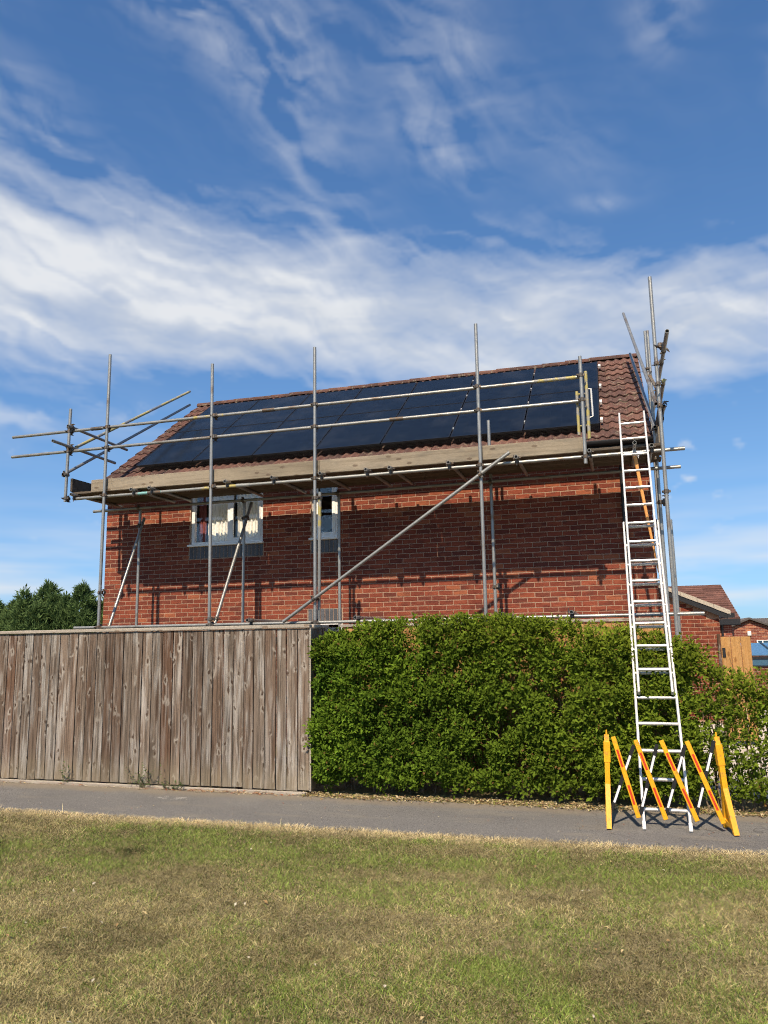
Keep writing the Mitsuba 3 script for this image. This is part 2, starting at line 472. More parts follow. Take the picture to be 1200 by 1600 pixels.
mat('turf_soil', pr(proc(f_soil), 0.95, spec=0.1))


def f_ground(p, n, uv):
    return mix((0.10, 0.115, 0.045), (0.20, 0.17, 0.09), fbm(p.x * 0.35, p.y * 0.35, 0.0, 4))


mat('open_ground', pr(proc(f_ground), 0.95, spec=0.1))
mat('concrete', pr(proc(lambda p, n, uv: mix((0.33, 0.30, 0.265), (0.45, 0.42, 0.375), fbm(p.x * 3, p.y * 3, 0.0, 4))), 0.9, spec=0.2))
mat('grass_blade', {'type': 'twosided', 'b': {'type': 'principled', 'base_color': VC, 'roughness': 0.6, 'specular': 0.3}})
mat('leaf', {'type': 'principledthin', 'base_color': VC, 'roughness': 0.42, 'spec_trans': 0.0, 'diff_trans': 0.55, 'spec_tint': 0.0, 'eta': 1.45})
mat('matte_leaf', {'type': 'principledthin', 'base_color': VC, 'roughness': 0.75, 'spec_trans': 0.0, 'diff_trans': 0.4, 'eta': 1.3})
mat('twig', pr((0.17, 0.125, 0.085), 0.9))
mat('bark', pr((0.11, 0.08, 0.06), 0.95))
mat('litter_flake', pr(VC, 0.9, spec=0.1))
mat('blue_glass', pr((0.05, 0.12, 0.20), 0.08, spec=0.8))

# ------------------------------------------------------------------ setting
S = 1500.0


def sheet(xs, ys, z, thick=None):
    gx, gy = np.meshgrid(xs, ys)
    v = np.stack([gx.ravel(), gy.ravel(), np.full(gx.size, z)], 1)
    nx = len(xs)
    f = []
    for j in range(len(ys) - 1):
        for i in range(nx - 1):
            a = j * nx + i
            f += [[a, a + 1, a + nx + 1], [a, a + nx + 1, a + nx]]
    return trimesh.Trimesh(v, np.array(f), process=False)


struct('ground', sheet([-S, -60, -20, 0, 20, 60, S], [-S, -60, 0, 30, 80, S], -0.03), 'open_ground', 'flat dry ground running out to the horizon')
struct('lawn_soil', sheet([-40, -10, 0, 10, 40], [-25, 0, 6.72], -0.004), 'turf_soil', 'earth under the parched mown grass')
# footpath with a slightly ragged edge on both sides
xs = np.linspace(-30, 25, 900)
e0 = 6.70 + 0.05 * (meshkit.fbm(np.stack([xs * 1.5, xs * 0, xs * 0], 1), 4, 3) - 0.5) - 0.0
e1 = 8.02 + 0.08 * (meshkit.fbm(np.stack([xs * 2.0, xs * 0 + 4, xs * 0], 1), 4, 5) - 0.5)
pv, pf = [], []
for i, x in enumerate(xs):
    pv += [[x, e0[i], -0.03], [x, e0[i], 0.0], [x, e1[i], 0.0], [x, e1[i], -0.03]]
for i in range(len(xs) - 1):
    a = i * 4
    for k in range(3):
        pf += [[a + k, a + 4 + k, a + 5 + k], [a + k, a + 5 + k, a + 1 + k]]
struct('footpath', trimesh.Trimesh(np.array(pv), np.array(pf), process=False), 'asphalt', 'grey asphalt footpath along the fence and hedge')
struct('hedge_bed', sheet(np.linspace(-30, 25, 200), [7.96, 8.2, 8.9], -0.006), 'turf_soil', 'strip of dry earth under the hedge')
struct('driveway', sheet([0.75, 3, 20], [8.9, 11, 30], -0.012), 'concrete', 'pale concrete drive beside the house')
# timber edging along the foot of the fence
struct('path_edging', cbox(-14, -3.36, 8.045, 8.085, -0.02, 0.028, 0.005), 'pale_capping', 'low pale edging strip at the foot of the wooden fence', uv=None)


# ------------------------------------------------------------------ brick house
HOUSE = thing('brick_house', 'red brick house with dark solar panels on its brown tiled roof', 'house')
OPEN = [(-7.045, -5.675, 3.265, 4.315), (-4.79, -4.335, 3.265, 4.315), (-4.79, -4.265, 0.965, 1.94)]
ZTOP = 4.42
from shapely.geometry import box as sbox
gx = sorted({WX0, WX1, *[o[0] for o in OPEN], *[o[1] for o in OPEN]})
gz = sorted({0.0, ZTOP, *[o[2] for o in OPEN], *[o[3] for o in OPEN]})
mv, mf = [], []


def quad(a, b, c, d):
    n0 = len(mv)
    mv.extend([a, b, c, d])
    mf.extend([[n0, n0 + 1, n0 + 2], [n0, n0 + 2, n0 + 3]])


WF, WB = WY + 0.0045, WY + 0.12
for i in range(len(gx) - 1):
    for j in range(len(gz) - 1):
        x0, x1, z0, z1 = gx[i], gx[i + 1], gz[j], gz[j + 1]
        if any(o[0] <= x0 and x1 <= o[1] and o[2] <= z0 and z1 <= o[3] for o in OPEN):
            continue
        quad([x0, WF, z0], [x1, WF, z0], [x1, WF, z1], [x0, WF, z1])
        quad([x1, WB, z0], [x0, WB, z0], [x0, WB, z1], [x1, WB, z1])
for x0, x1, z0, z1 in OPEN:
    quad([x0, WF, z0], [x0, WB, z0], [x0, WB, z1], [x0, WF, z1])
    quad([x1, WF, z0], [x1, WB, z0], [x1, WB, z1], [x1, WF, z1])
    quad([x0, WF, z0], [x1, WF, z0], [x1, WB, z0], [x0, WB, z0])
    quad([x0, WF, z1], [x1, WF, z1], [x1, WB, z1], [x0, WB, z1])
for x in (WX0, WX1):
    quad([x, WF, 0], [x, WB, 0], [x, WB, ZTOP], [x, WF, ZTOP])
quad([WX0, WF, ZTOP], [WX1, WF, ZTOP], [WX1, WB, ZTOP], [WX0, WB, ZTOP])
m = trimesh.Trimesh(np.array(mv), np.array(mf), process=False)
WALL = part(HOUSE, 'wall', m, 'mortar')
# side and back walls with gables
YB, YR, ZR = 18.27, 15.0, 6.86


def gable(x0, x1):
    prof = np.array([[WY + 0.125, 0], [YB, 0], [YB, ZTOP], [YR, ZR - 0.12], [WY + 0.125, ZTOP]])
    from shapely.geometry import Polygon
    g = trimesh.creation.extrude_polygon(Polygon(prof), x1 - x0, engine='earcut')
    g.apply_transform(np.array([[0, 0, 1, x0], [1, 0, 0, 0], [0, 1, 0, 0], [0, 0, 0, 1.0]]))
    return g


part(HOUSE, 'gable_wall', gable(WX0, WX0 + 0.2), 'far_brick')
part(HOUSE, 'gable_wall', gable(WX1 - 0.2, WX1), 'far_brick')
part(HOUSE, 'plain_wall', box(WX0 + 0.2, WX1 - 0.2, YB - 0.2, YB, 0, ZTOP), 'far_brick')
# bricks
BR = {}
bricks = []
for k in range(0, 59):
    z0 = ZB + 0.075 * k
    if z0 + 0.065 > ZTOP:
        break
    odd = k % 2
    edges = WX0 - odd * 0.1125 + 0.225 * np.arange(0, 43)
    for i, e in enumerate(edges):
        a, b = max(e, WX0), min(e + 0.215, WX1)
        if b - a < 0.03:
            continue
        segs = [(a, b)]
        for (ox0, ox1, oz0, oz1) in OPEN + [(-7.06, -5.66, 3.04, 3.265), (-4.805, -4.32, 3.04, 3.265), (-4.86, -4.262, 1.94, 2.14)]:
            if z0 + 0.06 > oz0 and z0 + 0.005 < oz1:
                out = []
                for s0, s1 in segs:
                    if s1 <= ox0 or s0 >= ox1:
                        out.append((s0, s1))
                    else:
                        if ox0 - 0.008 - s0 > 0.025:
                            out.append((s0, ox0 - 0.008))
                        if s1 - (ox1 + 0.008) > 0.025:
                            out.append((ox1 + 0.008, s1))
                segs = out
        bricks += [(s0, s1, z0) for s0, s1 in segs]


def brick_mesh(w, h=0.065, dep=0.06, c=0.0025):
    """front face at y=0, chamfered, no back"""
    v = np.array([[c, 0, c], [w - c, 0, c], [w - c, 0, h - c], [c, 0, h - c], [0, c, 0], [w, c, 0], [w, c, h], [0, c, h], [0, dep, 0], [w, dep, 0], [w, dep, h], [0, dep, h]])
    f = [[0, 1, 2], [0, 2, 3]]
    for i in range(4):
        j = (i + 1) % 4
        f += [[i, 4 + i, 4 + j], [i, 4 + j, j], [4 + i, 8 + i, 8 + j], [4 + i, 8 + j, 4 + j]]
    return trimesh.Trimesh(v, np.array(f), process=False)


bricks = np.array(bricks)
cx = (bricks[:, 0] + bricks[:, 1]) / 2
dist = np.hypot(cx, WY) + 100 * ((bricks[:, 2] < 1.9) | (bricks[:, 2] > 4.05)) + 50 * (bricks[:, 1] - bricks[:, 0] < 0.09)
near = set(np.argsort(dist)[:300].tolist())
rest = []
ply_cache = {}
for i, (a, b, z) in enumerate(bricks):
    jy, jz = RNG.normal(0, 0.0012), RNG.normal(0, 0.0008)
    w = round(b - a, 3)
    if i in near:
        if w not in ply_cache:
            ply_cache[w] = mikit.ply(brick_mesh(w), 'brick_clay', False)
        part(WALL, 'brick', None, None, shape={**ply_cache[w], 'to_world': T().translate([float(a), WY + float(jy), float(z + jz)])})
    else:
        g = brick_mesh(w)
        g.apply_translation((a, WY + jy, z + jz))
        rest.append(g)
part(WALL, 'brick_courses', cat(rest), 'brick_clay', kind='stuff')
# slate-grey soldier bricks under the windows and over the ground floor window
for (a, b, z0, z1) in ((-7.055, -5.665, 3.04, 3.25), (-4.80, -4.325, 3.04, 3.25), (-4.855, -4.27, 1.945, 2.135)):
    nb = round((b - a) / 0.075)
    p = (b - a) / nb
    for i in range(nb):
        g = brick_mesh(p - 0.009, z1 - z0 - 0.008)
        g.apply_translation((a + i * p + 0.0045, WY - 0.001 + RNG.normal(0, 0.001), z0 + 0.004))
        part(WALL, 'soldier_brick', g, 'blue_brick')


def window(x0, x1, z0, z1, mull, casements):
    W = part(HOUSE, 'window', cat([cbox(x0, x0 + 0.062, WY + 0.035, WY + 0.105, z0, z1), cbox(x1 - 0.062, x1, WY + 0.035, WY + 0.105, z0, z1),
                                   cbox(x0 + 0.062, x1 - 0.062, WY + 0.036, WY + 0.105, z0, z0 + 0.07), cbox(x0 + 0.062, x1 - 0.062, WY + 0.036, WY + 0.105, z1 - 0.062, z1)] +
                                  [cbox(q - 0.035, q + 0.035, WY + 0.037, WY + 0.105, z0 + 0.07, z1 - 0.062) for q in mull]), 'white_upvc')
    part(W, 'sill', cbox(x0 - 0.035, x1 + 0.02, WY - 0.05, WY + 0.034, z0 - 0.012, z0 + 0.024, 0.006), 'white_upvc')
    xs = [x0 + 0.062] + [q for m_ in mull for q in (m_ - 0.035, m_ + 0.035)] + [x1 - 0.062]
    for i in range(0, len(xs), 2):
        a, b, c, d = xs[i], xs[i + 1], z0 + 0.07, z1 - 0.062
        if i // 2 in casements:
            part(W, 'casement', cat([cbox(a - .012, a + 0.045, WY + 0.022, WY + 0.06, c - .012, d + .012), cbox(b - 0.045, b + .012, WY + 0.022, WY + 0.06, c - .012, d + .012),
                                     cbox(a + 0.045, b - 0.045, WY + 0.023, WY + 0.06, c - .012, c + 0.045), cbox(a + 0.045, b - 0.045, WY + 0.023, WY + 0.06, d - 0.045, d + .012)]), 'white_upvc')
            a, b, c, d = a + 0.04, b - 0.04, c + 0.04, d - 0.04
        part(W, 'pane', trimesh.Trimesh([[a, WY + 0.07, c], [b, WY + 0.07, c], [b, WY + 0.07, d], [a, WY + 0.07, d]], [[0, 1, 2], [0, 2, 3]], process=False), 'window_pane')
    return W


window(*OPEN[0], [-6.32], [1])
window(*OPEN[1], [], [0])
window(*OPEN[2], [], [])
# rooms behind the windows (open box each)


def room(x0, x1, z0, z1, dep, b):
    y0, y1 = WY + 0.13, WY + dep
    part(HOUSE, 'room', cat([box(x0, x1, y1, y1 + 0.05, z0, z1), box(x0 - 0.05, x0, y0, y1 + .05, z0, z1), box(x1, x1 + 0.05, y0, y1 + .05, z0, z1), box(x0 - .05, x1 + .05, y0, y1 + .05, z0 - 0.05, z0), box(x0 - .05, x1 + .05, y0, y1 + .05, z1, z1 + 0.05)]), b)


room(-7.5, -5.2, 2.6, 4.40, 2.6, 'room_paint')
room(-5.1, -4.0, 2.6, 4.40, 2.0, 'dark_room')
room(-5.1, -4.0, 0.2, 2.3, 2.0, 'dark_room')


def curtain(x0, x1, z0, z1, y, amp, per, seed):
    n, k = 90, 10
    u = np.linspace(0, 1, n)
    zz = np.linspace(0, 1, k)
    U, Z = np.meshgrid(u, zz)
    ph = 2 * np.pi * (x1 - x0) / per * (U + 0.05 * np.sin(U * 9 + seed)) + 0.5 * np.sin(Z * 3 + seed)
    Y = y + amp * np.sin(ph) * (1 - 0.3 * Z) + 0.4 * amp * np.sin(2.3 * ph + seed)
    X = x0 + (x1 - x0) * U
    v = np.stack([X.ravel(), Y.ravel(), (z0 + (z1 - z0) * Z).ravel()], 1)
    f = []
    for j in range(k - 1):
        for i in range(n - 1):
            a = j * n + i
            f += [[a, a + 1, a + n + 1], [a, a + n + 1, a + n]]
    return trimesh.Trimesh(v, np.array(f), process=False)


for nm, (a, b, lab) in {'l': (-6.83, -6.36, 'cream net curtain hanging behind the wide left pane of the bedroom window'), 'r': (-6.27, -5.72, 'cream net curtain hanging behind the right casement of the bedroom window')}.items():
    c = thing('net_curtain_drape', lab, 'curtain')
    part(c, 'cloth', curtain(a, b, 3.2, 4.38, WY + 0.22, 0.022, 0.10, 1.0), 'net_curtain', True)
c = thing('plum_curtain', 'narrow dark red curtain at the left edge of the bedroom window', 'curtain')
part(c, 'cloth', curtain(-7.0, -6.855, 3.2, 4.38, WY + 0.2, 0.012, 0.06, 2.0), 'plum_cloth', True)

# roof: slabs, tiles, ridge
X0R, X1R = -8.85, 0.60


TZ = -0.055  # the tiles lie this much below the datum plane


def onroof(x, s, h=0.0):
    """point at slope distance s up the front slope, h above the datum plane"""
    return np.array([x, 11.51 + s * CLO - h * SLO, 4.47 + s * SLO + h * CLO])


SR = (15.0 - 11.51) / CLO


def slab(x0, x1, s0, s1, h0, h1, back=False):
    v = []
    for x in (x0, x1):
        for s in (s0, s1):
            for h in (h0, h1):
                q = onroof(x, s, h)
                if back:
                    q[1] = 30.0 - q[1]
                v.append(q)
    m = trimesh.PointCloud(np.array(v)).convex_hull
    return m


ROOF = part(HOUSE, 'roof', cat([slab(X0R + 0.03, X1R - 0.03, -0.10, SR - 0.02, TZ - 0.09, TZ - 0.022), slab(X0R + 0.03, X1R - 0.03, -0.10, SR - 0.02, TZ - 0.09, TZ - 0.022, True)]), 'roof_tile')
TW = (X1R - X0R) / 31
GAUGE, S0 = 0.30, -0.13


def tile_mesh(amp=0.030, L=0.385, th=0.018):
    n = 20
    u = np.linspace(0, 1, n + 1)
    prof = amp * (0.5 + 0.5 * np.sin(2 * np.pi * (2 * u - 0.12))) ** 1.25
    x = u * (TW - 0.002)
    lift = 0.027
    # local: x across, y up the slope, z off the roof
    lo = np.stack([x, 0 * x, prof + lift], 1)
    hi = np.stack([x, 0 * x + L, prof + lift - L / GAUGE * 0.025], 1)
    lob = lo - [0, 0, th]
    hib = hi - [0, 0, th]
    v = np.vstack([lob, lo, hi, hib])
    f = []
    N = n + 1
    for r_ in range(2):
        for i in range(n):
            a = r_ * N + i
            f += [[a, a + 1, a + N + 1], [a, a + N + 1, a + N]]
    for i in (0, n):  # ends
        f += [[i, N + i, 2 * N + i], [i, 2 * N + i, 3 * N + i]]
    return trimesh.Trimesh(v, np.array(f), process=False)


tm = tile_mesh()
tile_shape = mikit.ply(tm, 'roof_tile', 40)
hidden = []
RB = np.array([[1, 0, 0], [0, CLO, SLO], [0, -SLO, CLO]]).T


def roof_matrix(x, s, h=0.0, back=False):
    M = np.eye(4)
    M[:3, :3] = RB
    M[:3, 3] = onroof(x, s, h + TZ)
    if back:
        B = np.diag([-1.0, -1.0, 1.0, 1.0])
        B[:3, 3] = [X0R + X1R, 30.0, 0]
        M = B @ M
    return M


for k in range(14):
    for i in range(31):
        x, s = X0R + i * TW, S0 + k * GAUGE
        j = RNG.normal(0, 0.003, 3)
        a = RNG.normal(0, 0.006)
        M = roof_matrix(x, s + j[0], j[1] * 0.7)
        R = np.eye(4)
        R[:2, :2] = [[math.cos(a), -math.sin(a)], [math.sin(a), math.cos(a)]]
        M = M @ R
        covered = 2 <= k <= 11 and 3 <= i <= 27
        if covered:
            g = tm.copy()
            g.apply_transform(M)
            hidden.append(g)
        else:
            part(ROOF, 'tile', None, None, shape={**tile_shape, 'to_world': T(M.tolist())})
for k in range(14):
    for i in range(31):
        g = tm.copy()
        g.apply_transform(roof_matrix(X0R + i * TW, S0 + k * GAUGE, 0, True))
        hidden.append(g)
part(ROOF, 'tiling', cat(hidden), 'roof_tile', kind='stuff')
# ridge tiles: angled half-rounds
nr = 21
for i in range(nr):
    a, b = X0R + (X1R - X0R) * i / nr, X0R + (X1R - X0R) * (i + 1) / nr + 0.012
    ang = np.linspace(-0.15, math.pi + 0.15, 11)
    r0, r1 = 0.125, 0.121
    j = RNG.normal(0, 0.004)
    A = np.stack([0 * ang + a, 15.0 + r0 * np.cos(ang), 6.885 + j + 0.085 * np.sin(ang) - 0.0], 1)
    Bq = np.stack([0 * ang + b, 15.0 + r1 * np.cos(ang), 6.88 + j + 0.081 * np.sin(ang)], 1)
    v = np.vstack([A, Bq, [[a, 15, 6.83 + j]], [[b, 15, 6.83 + j]]])
    f = []
    for q in range(10):
        f += [[q, 11 + q, 12 + q], [q, 12 + q, q + 1], [22, q + 1, q], [23, 11 + q, 12 + q]]
    part(ROOF, 'ridge_tile', trimesh.Trimesh(v, np.array(f), process=False), 'roof_tile', 50)
# verge cement line, barge boards, fascia, soffit, gutter, downpipe
for x in (X0R + 0.002, X1R - 0.032):
    part(HOUSE, 'barge_board', cat([slab(x, x + 0.03, -0.12, SR, TZ - 0.17, TZ - 0.025), slab(x, x + 0.03, -0.12, SR, TZ - 0.17, TZ - 0.025, True)]), 'black_plastic')
part(HOUSE, 'soffit', box(WX0 - .05, WX1 + .05, 11.44, WY + 0.0085, 4.375, 4.40), 'black_plastic')
part(HOUSE, 'fascia', box(X0R + 0.04, X1R - 0.04, 11.405, 11.435, 4.23, 4.44), 'black_plastic')
ang = np.linspace(math.pi, 2 * math.pi, 10)
gy, gz = 11.345 + 0.058 * np.cos(ang), 4.40 + 0.058 * np.sin(ang)
gy2, gz2 = 11.345 + 0.053 * np.cos(ang), 4.40 + 0.053 * np.sin(ang)
gv = np.vstack([np.stack([0 * ang + x, y, z], 1) for x, y, z in ((X0R + .02, gy, gz), (X1R + 0.01, gy, gz), (X0R + .02, gy2, gz2), (X1R + 0.01, gy2, gz2))])
gf = []
for q in range(9):
    gf += [[q, q + 1, 10 + q + 1], [q, 11 + q, 10 + q], [20 + q, 30 + q, 31 + q], [20 + q, 31 + q, 21 + q], [q, 20 + q, 21 + q], [q, 21 + q, q + 1], [10 + q, 11 + q, 31 + q], [10 + q, 31 + q, 30 + q]]
gf += [[0, 10, 30], [0, 30, 20], [9, 39, 19], [9, 29, 39]]
part(HOUSE, 'gutter', trimesh.Trimesh(gv, np.array(gf), process=False), 'black_plastic', 30)
part(HOUSE, 'downpipe', cat([rings([[0.13, 11.66, 0.0], [0.13, 11.66, 4.1]], [0.034, 0.034], 14), rings([[0.13, 11.66, 4.08], [0.13, 11.36, 4.34]], [0.034, 0.034], 14)] +
                            [box(0.085, 0.175, 11.665, WY - 0.002, z, z + 0.03) for z in (0.9, 2.2, 3.5)]), 'black_plastic', 30)

# ------------------------------------------------------------------ solar panels
SX = np.linspace(-8.235, -0.13, 8)
SROW = [(0.42, 2.065), (2.085, 3.655)]
ordn = ['first', 'second', 'third', 'fourth', 'fifth', 'sixth', 'seventh']
for r_, (s0, s1) in enumerate(SROW):
    for i in range(7):
        a, b = SX[i] + 0.009, SX[i + 1] - 0.009
        where = {0: 'leftmost', 6: 'rightmost'}.get(i, ordn[i] + ' from the left')
        P = thing('solar_panel', f'black solar panel in the {["lower", "upper"][r_]} row on the roof, {where}', 'solar panel', 'black solar panels on the roof')
        h0, h1, w = 0.068, 0.104, 0.016
        fm = cat([slab(a, a + w, s0, s1, h0, h1), slab(b - w, b, s0, s1, h0, h1), slab(a + w, b - w, s0, s0 + w, h0, h1 - 0.0005), slab(a + w, b - w, s1 - w, s1, h0, h1 - 0.0005)])
        part(P, 'frame', fm, 'black_metal')
        g = np.array([onroof(a + w, s0 + w, h1 - 0.003), onroof(b - w, s0 + w, h1 - 0.003), onroof(b - w, s1 - w, h1 - 0.003), onroof(a + w, s1 - w, h1 - 0.003)])
        back = np.array([onroof(a + w, s0 + w, h1 - 0.010), onroof(b - w, s0 + w, h1 - 0.010), onroof(b - w, s1 - w, h1 - 0.010), onroof(a + w, s1 - w, h1 - 0.010)])
        v = np.vstack([g, back])
        part(P, 'glass', trimesh.Trimesh(v, [[0, 1, 2], [0, 2, 3], [4, 6, 5], [4, 7, 6]], process=False), 'panel_glass', uv=np.array([[0, 0], [1, 0], [1, 1], [0, 1]] * 2, float))
        if i < 6:
            for t in (0.22, 0.78):
                s = s0 + t * (s1 - s0)
                part(P, 'clamp', slab(b + 0.001, b + 0.017, s, s + 0.05, h0, h1 + 0.004), 'aluminium' if i > 3 else 'black_metal')
        else:
            for t in ((0.12, 0.62) if r_ == 0 else (0.12, 0.86)):
                s = s0 + t * (s1 - s0)
                part(P, 'end_clip', slab(b + 0.012, b + 0.05, s, s + 0.10, 0.04, 0.085), 'white_paint')
BG = thing('bird_guard', 'black wire mesh skirt along the lower edge of the solar panels', 'mesh')
ws = [slab(x, x + 0.004, 0.405, 0.409, 0.0, 0.092) for x in np.arange(-8.2, -0.15, 0.03)]
ws += [slab(-8.2, -0.15, 0.4055, 0.4085, h, h + 0.003) for h in (0.025, 0.045, 0.065, 0.088)]
part(BG, 'wire', cat(ws), 'black_wire', kind='stuff')

# ------------------------------------------------------------------ scaffold
SC = thing('scaffold', 'grey steel tube scaffold with a boarded deck along the front of the house', 'scaffold')
YO, YI, ZL = 10.25, 11.27, 3.955
UP = [0, 0, 1.0]
XA, YA = [1.0, 0, 0], [0, 1.0, 0]


def pole(kind, a, b, bands=(), label=None):
    k = part(SC, kind, tube(a, b), 'galvanised', 30, label=label)
    a, b = np.asarray(a, float), np.asarray(b, float)
    for t0, t1, bs in bands:
        part(k, 'painted_band', rings([a + (b - a) * t0, a + (b - a) * t1], [0.0249, 0.0249], 14, cap=False), bs, 30)
    return k


def clamp(pa, da, pb, db):
    part(SC, 'coupler', coupler(pa, da, pb, db), 'clamp_steel')


outer = [(-7.72, -7.715, 6.29), (-5.79, -5.84, 5.90), (-4.135, -4.133, 5.95), (-1.718, -1.706, 5.98)]
for xb, xt, zt in outer:
    pole('upright_pole', [xb, YO, 0.02], [xt, YO, zt])
    for z in (ZL, 4.73, 5.068):
        if not (xb < -7 and z == ZL and False):
            clamp([xb, YO, z], UP, [xb, YO + 0.052, z], XA)
    clamp([xb, YO, 1.885], UP, [xb, YO + 0.052, 1.885], XA)
inner = [(-7.765, 3.93), (-5.80, 3.93), (-4.15, 3.93), (-1.742, 4.87)]
for x, zt in inner:
    pole('upright_pole', [x, YI + 0.03, 0.02], [x, YI + 0.03, zt])
    clamp([x, YI + 0.03, ZL - 0.045], UP, [x, YI - 0.022, ZL - 0.045], XA)
pole('upright_pole', [-0.325, YO, 3.86], [-0.32, YO, 5.33], label='short upright pole ending just below the deck, beside the yellow gate')
pole('upright_pole', [0.638, YO, 0.02], [0.634, YO, 6.31], label='tallest upright pole at the right end beside the ladder')
pole('upright_pole', [-8.45, YO, 3.90], [-8.433, YO, 5.445], label='short upright pole at the far left end of the deck')
pole('upright_pole', [0.608, YI, 1.95], [0.604, YI, 4.9])
pole('upright_pole', [0.735, YI, 0.02], [0.725, YI, 3.2])
pole('upright_pole', [0.75, 14.6, 0.02], [0.745, 14.6, 7.24])
pole('upright_pole', [0.80, 14.75, 0.02], [0.80, 14.75, 7.30])
for z in (ZL, 4.73, 5.068):
    clamp([-0.322, YO, z], UP, [-0.322, YO + 0.052, z], XA)
    clamp([-8.44, YO, z], UP, [-8.44, YO + 0.052, z], XA)
# ledgers and guard rails
R = YO + 0.052
pole('ledger_pole', [-8.33, R, 3.945], [-3.2, R, 3.951], bands=[(0.235, 0.315, 'teal_band'), (0.45, 0.60, 'worn_yellow')])
pole('ledger_pole', [-3.2, R, 3.951], [0.90, R, 3.97])
part(SC, 'sleeve', rings([[-6.95, R, 3.9465], [-6.72, R, 3.947]], [0.030, 0.030], 14), 'clamp_steel', 30)
part(SC, 'sleeve', rings([[-5.42, R, 3.9475], [-5.2, R, 3.948]], [0.030, 0.030], 14), 'galvanised', 30)
pole('ledger_pole', [-8.67, YI - 0.022, 3.905], [-3.4, YI - 0.022, 3.91])
pole('ledger_pole', [-3.4, YI - 0.022, 3.91], [0.912, YI - 0.022, 3.93])
pole('ledger_pole', [-8.2, R, 1.885], [-2.0, R, 1.885])
pole('ledger_pole', [-2.0, R, 1.885], [0.97, R, 1.885], label='low silver pole running just above the hedge top')
pole('guard_rail', [-9.609, R, 5.085], [-4.9, R, 5.075], bands=[(0.73, 0.84, 'worn_yellow')])
pole('guard_rail', [-4.9, R, 5.075], [-0.30, R, 5.061], bands=[(0.86, 0.98, 'worn_yellow')])
pole('guard_rail', [-9.605, R, 4.745], [-2.9, R, 4.735])
pole('guard_rail', [-2.9, R, 4.735], [-0.30, R, 4.728])
for x, z in ((-4.9, 5.075), (-2.9, 4.735), (-7.95, 5.08)):
    part(SC, 'sleeve', rings([[x - 0.1, R, z], [x + 0.1, R, z]], [0.0295, 0.0295], 14), 'clamp_steel', 30)
# cross tubes under the boards, with their ends showing above the outer ledger
CT = [-8.30, -7.19, -6.865, -5.56, -4.795, -4.035, -3.34, -2.99, -2.146, -1.221, -0.271, 0.50]
for x in CT:
    z = 3.952 + (x + 8.3) / 9.2 * 0.02 + 0.0495
    pole('cross_tube', [x, YO - 0.06, z], [x, 11.46 + RNG.uniform(-0.06, 0.1), z])
    clamp([x, R, z - 0.0495], XA, [x, R, z], YA)
for x in (-0.607, -1.498, -3.503, -5.142):
    pole('cross_tube', [x, 10.15, 1.935], [x, 11.5, 1.935])
    clamp([x, R, 1.885], XA, [x, R, 1.935], YA)
# end cross tubes at the left return (guard rails running back) and rakers along the gables
pole('guard_rail', [-8.39, 10.15, 5.13], [-8.40, 11.75, 5.10])
pole('guard_rail', [-8.39, 9.82, 4.80], [-8.40, 11.42, 4.785])
clamp([-8.44, YO, 5.13], UP, [-8.39, YO, 5.13], YA)
clamp([-8.44, YO, 4.79], UP, [-8.39, YO, 4.79], YA)
pole('raking_pole', [-8.50, 10.5, 4.86], [-8.45, 13.92, 6.88], bands=[(0.0, 0.16, 'worn_yellow'), (0.19, 0.37, 'worn_yellow'), (0.42, 0.60, 'worn_yellow'), (0.70, 0.98, 'worn_yellow')], label='yellow banded pole sloping up past the left gable')
pole('raking_pole', [-8.52, 10.25, 4.345], [-8.47, 13.96, 6.60], label='plain grey pole sloping up past the left gable')
clamp([-8.44, YO, 4.34], UP, [-8.495, YO, 4.36], [0, 0.85, 0.52])
pole('raking_pole', [0.618, 10.6, 4.673], [0.371, 14.0, 7.391], label='pale pole sloping up past the right gable, its open end facing down')
pole('raking_pole', [0.60, 11.0, 4.46], [0.437, 14.0, 6.616], label='dark pole lying along the right edge of the roof')
pole('guard_rail', [0.70, 9.0, 5.06], [0.705, 12.9, 5.24], label='dark pole running back from the right end of the deck, its open end to the front')
pole('guard_rail', [0.70, 10.12, 4.83], [0.705, 12.6, 4.86])
part(SC, 'end_cap', rings([[0.70, 10.12, 4.83], [0.70, 10.10, 4.83]], [0.026, 0.024], 14), 'worn_yellow', 30)
pole('guard_rail', [0.69, 10.3, 4.55], [0.70, 12.9, 4.66])
for z, y in ((5.11, YO), (4.835, YO), (4.545, YO)):
    clamp([0.635, y, z], UP, [0.695, y, z], YA)
clamp([0.70, 9.75, 5.095], YA, [0.66, 9.72, 5.16], [0.2, 0.3, 1])
clamp([0.70, 11.6, 5.18], YA, [0.60, 11.6, 5.43], [0, 0.8, 0.6])
clamp([0.745, 14.6, 6.5], UP, [0.69, 14.6, 6.5], YA)
clamp([0.607, YI, 3.45], UP, [0.66, YI, 3.45], XA)
clamp([0.607, YI, 4.5], UP, [0.66, YI, 4.5], YA)
clamp([0.638, YO, 3.42], UP, [0.638, YO + 0.05, 3.42], YA)
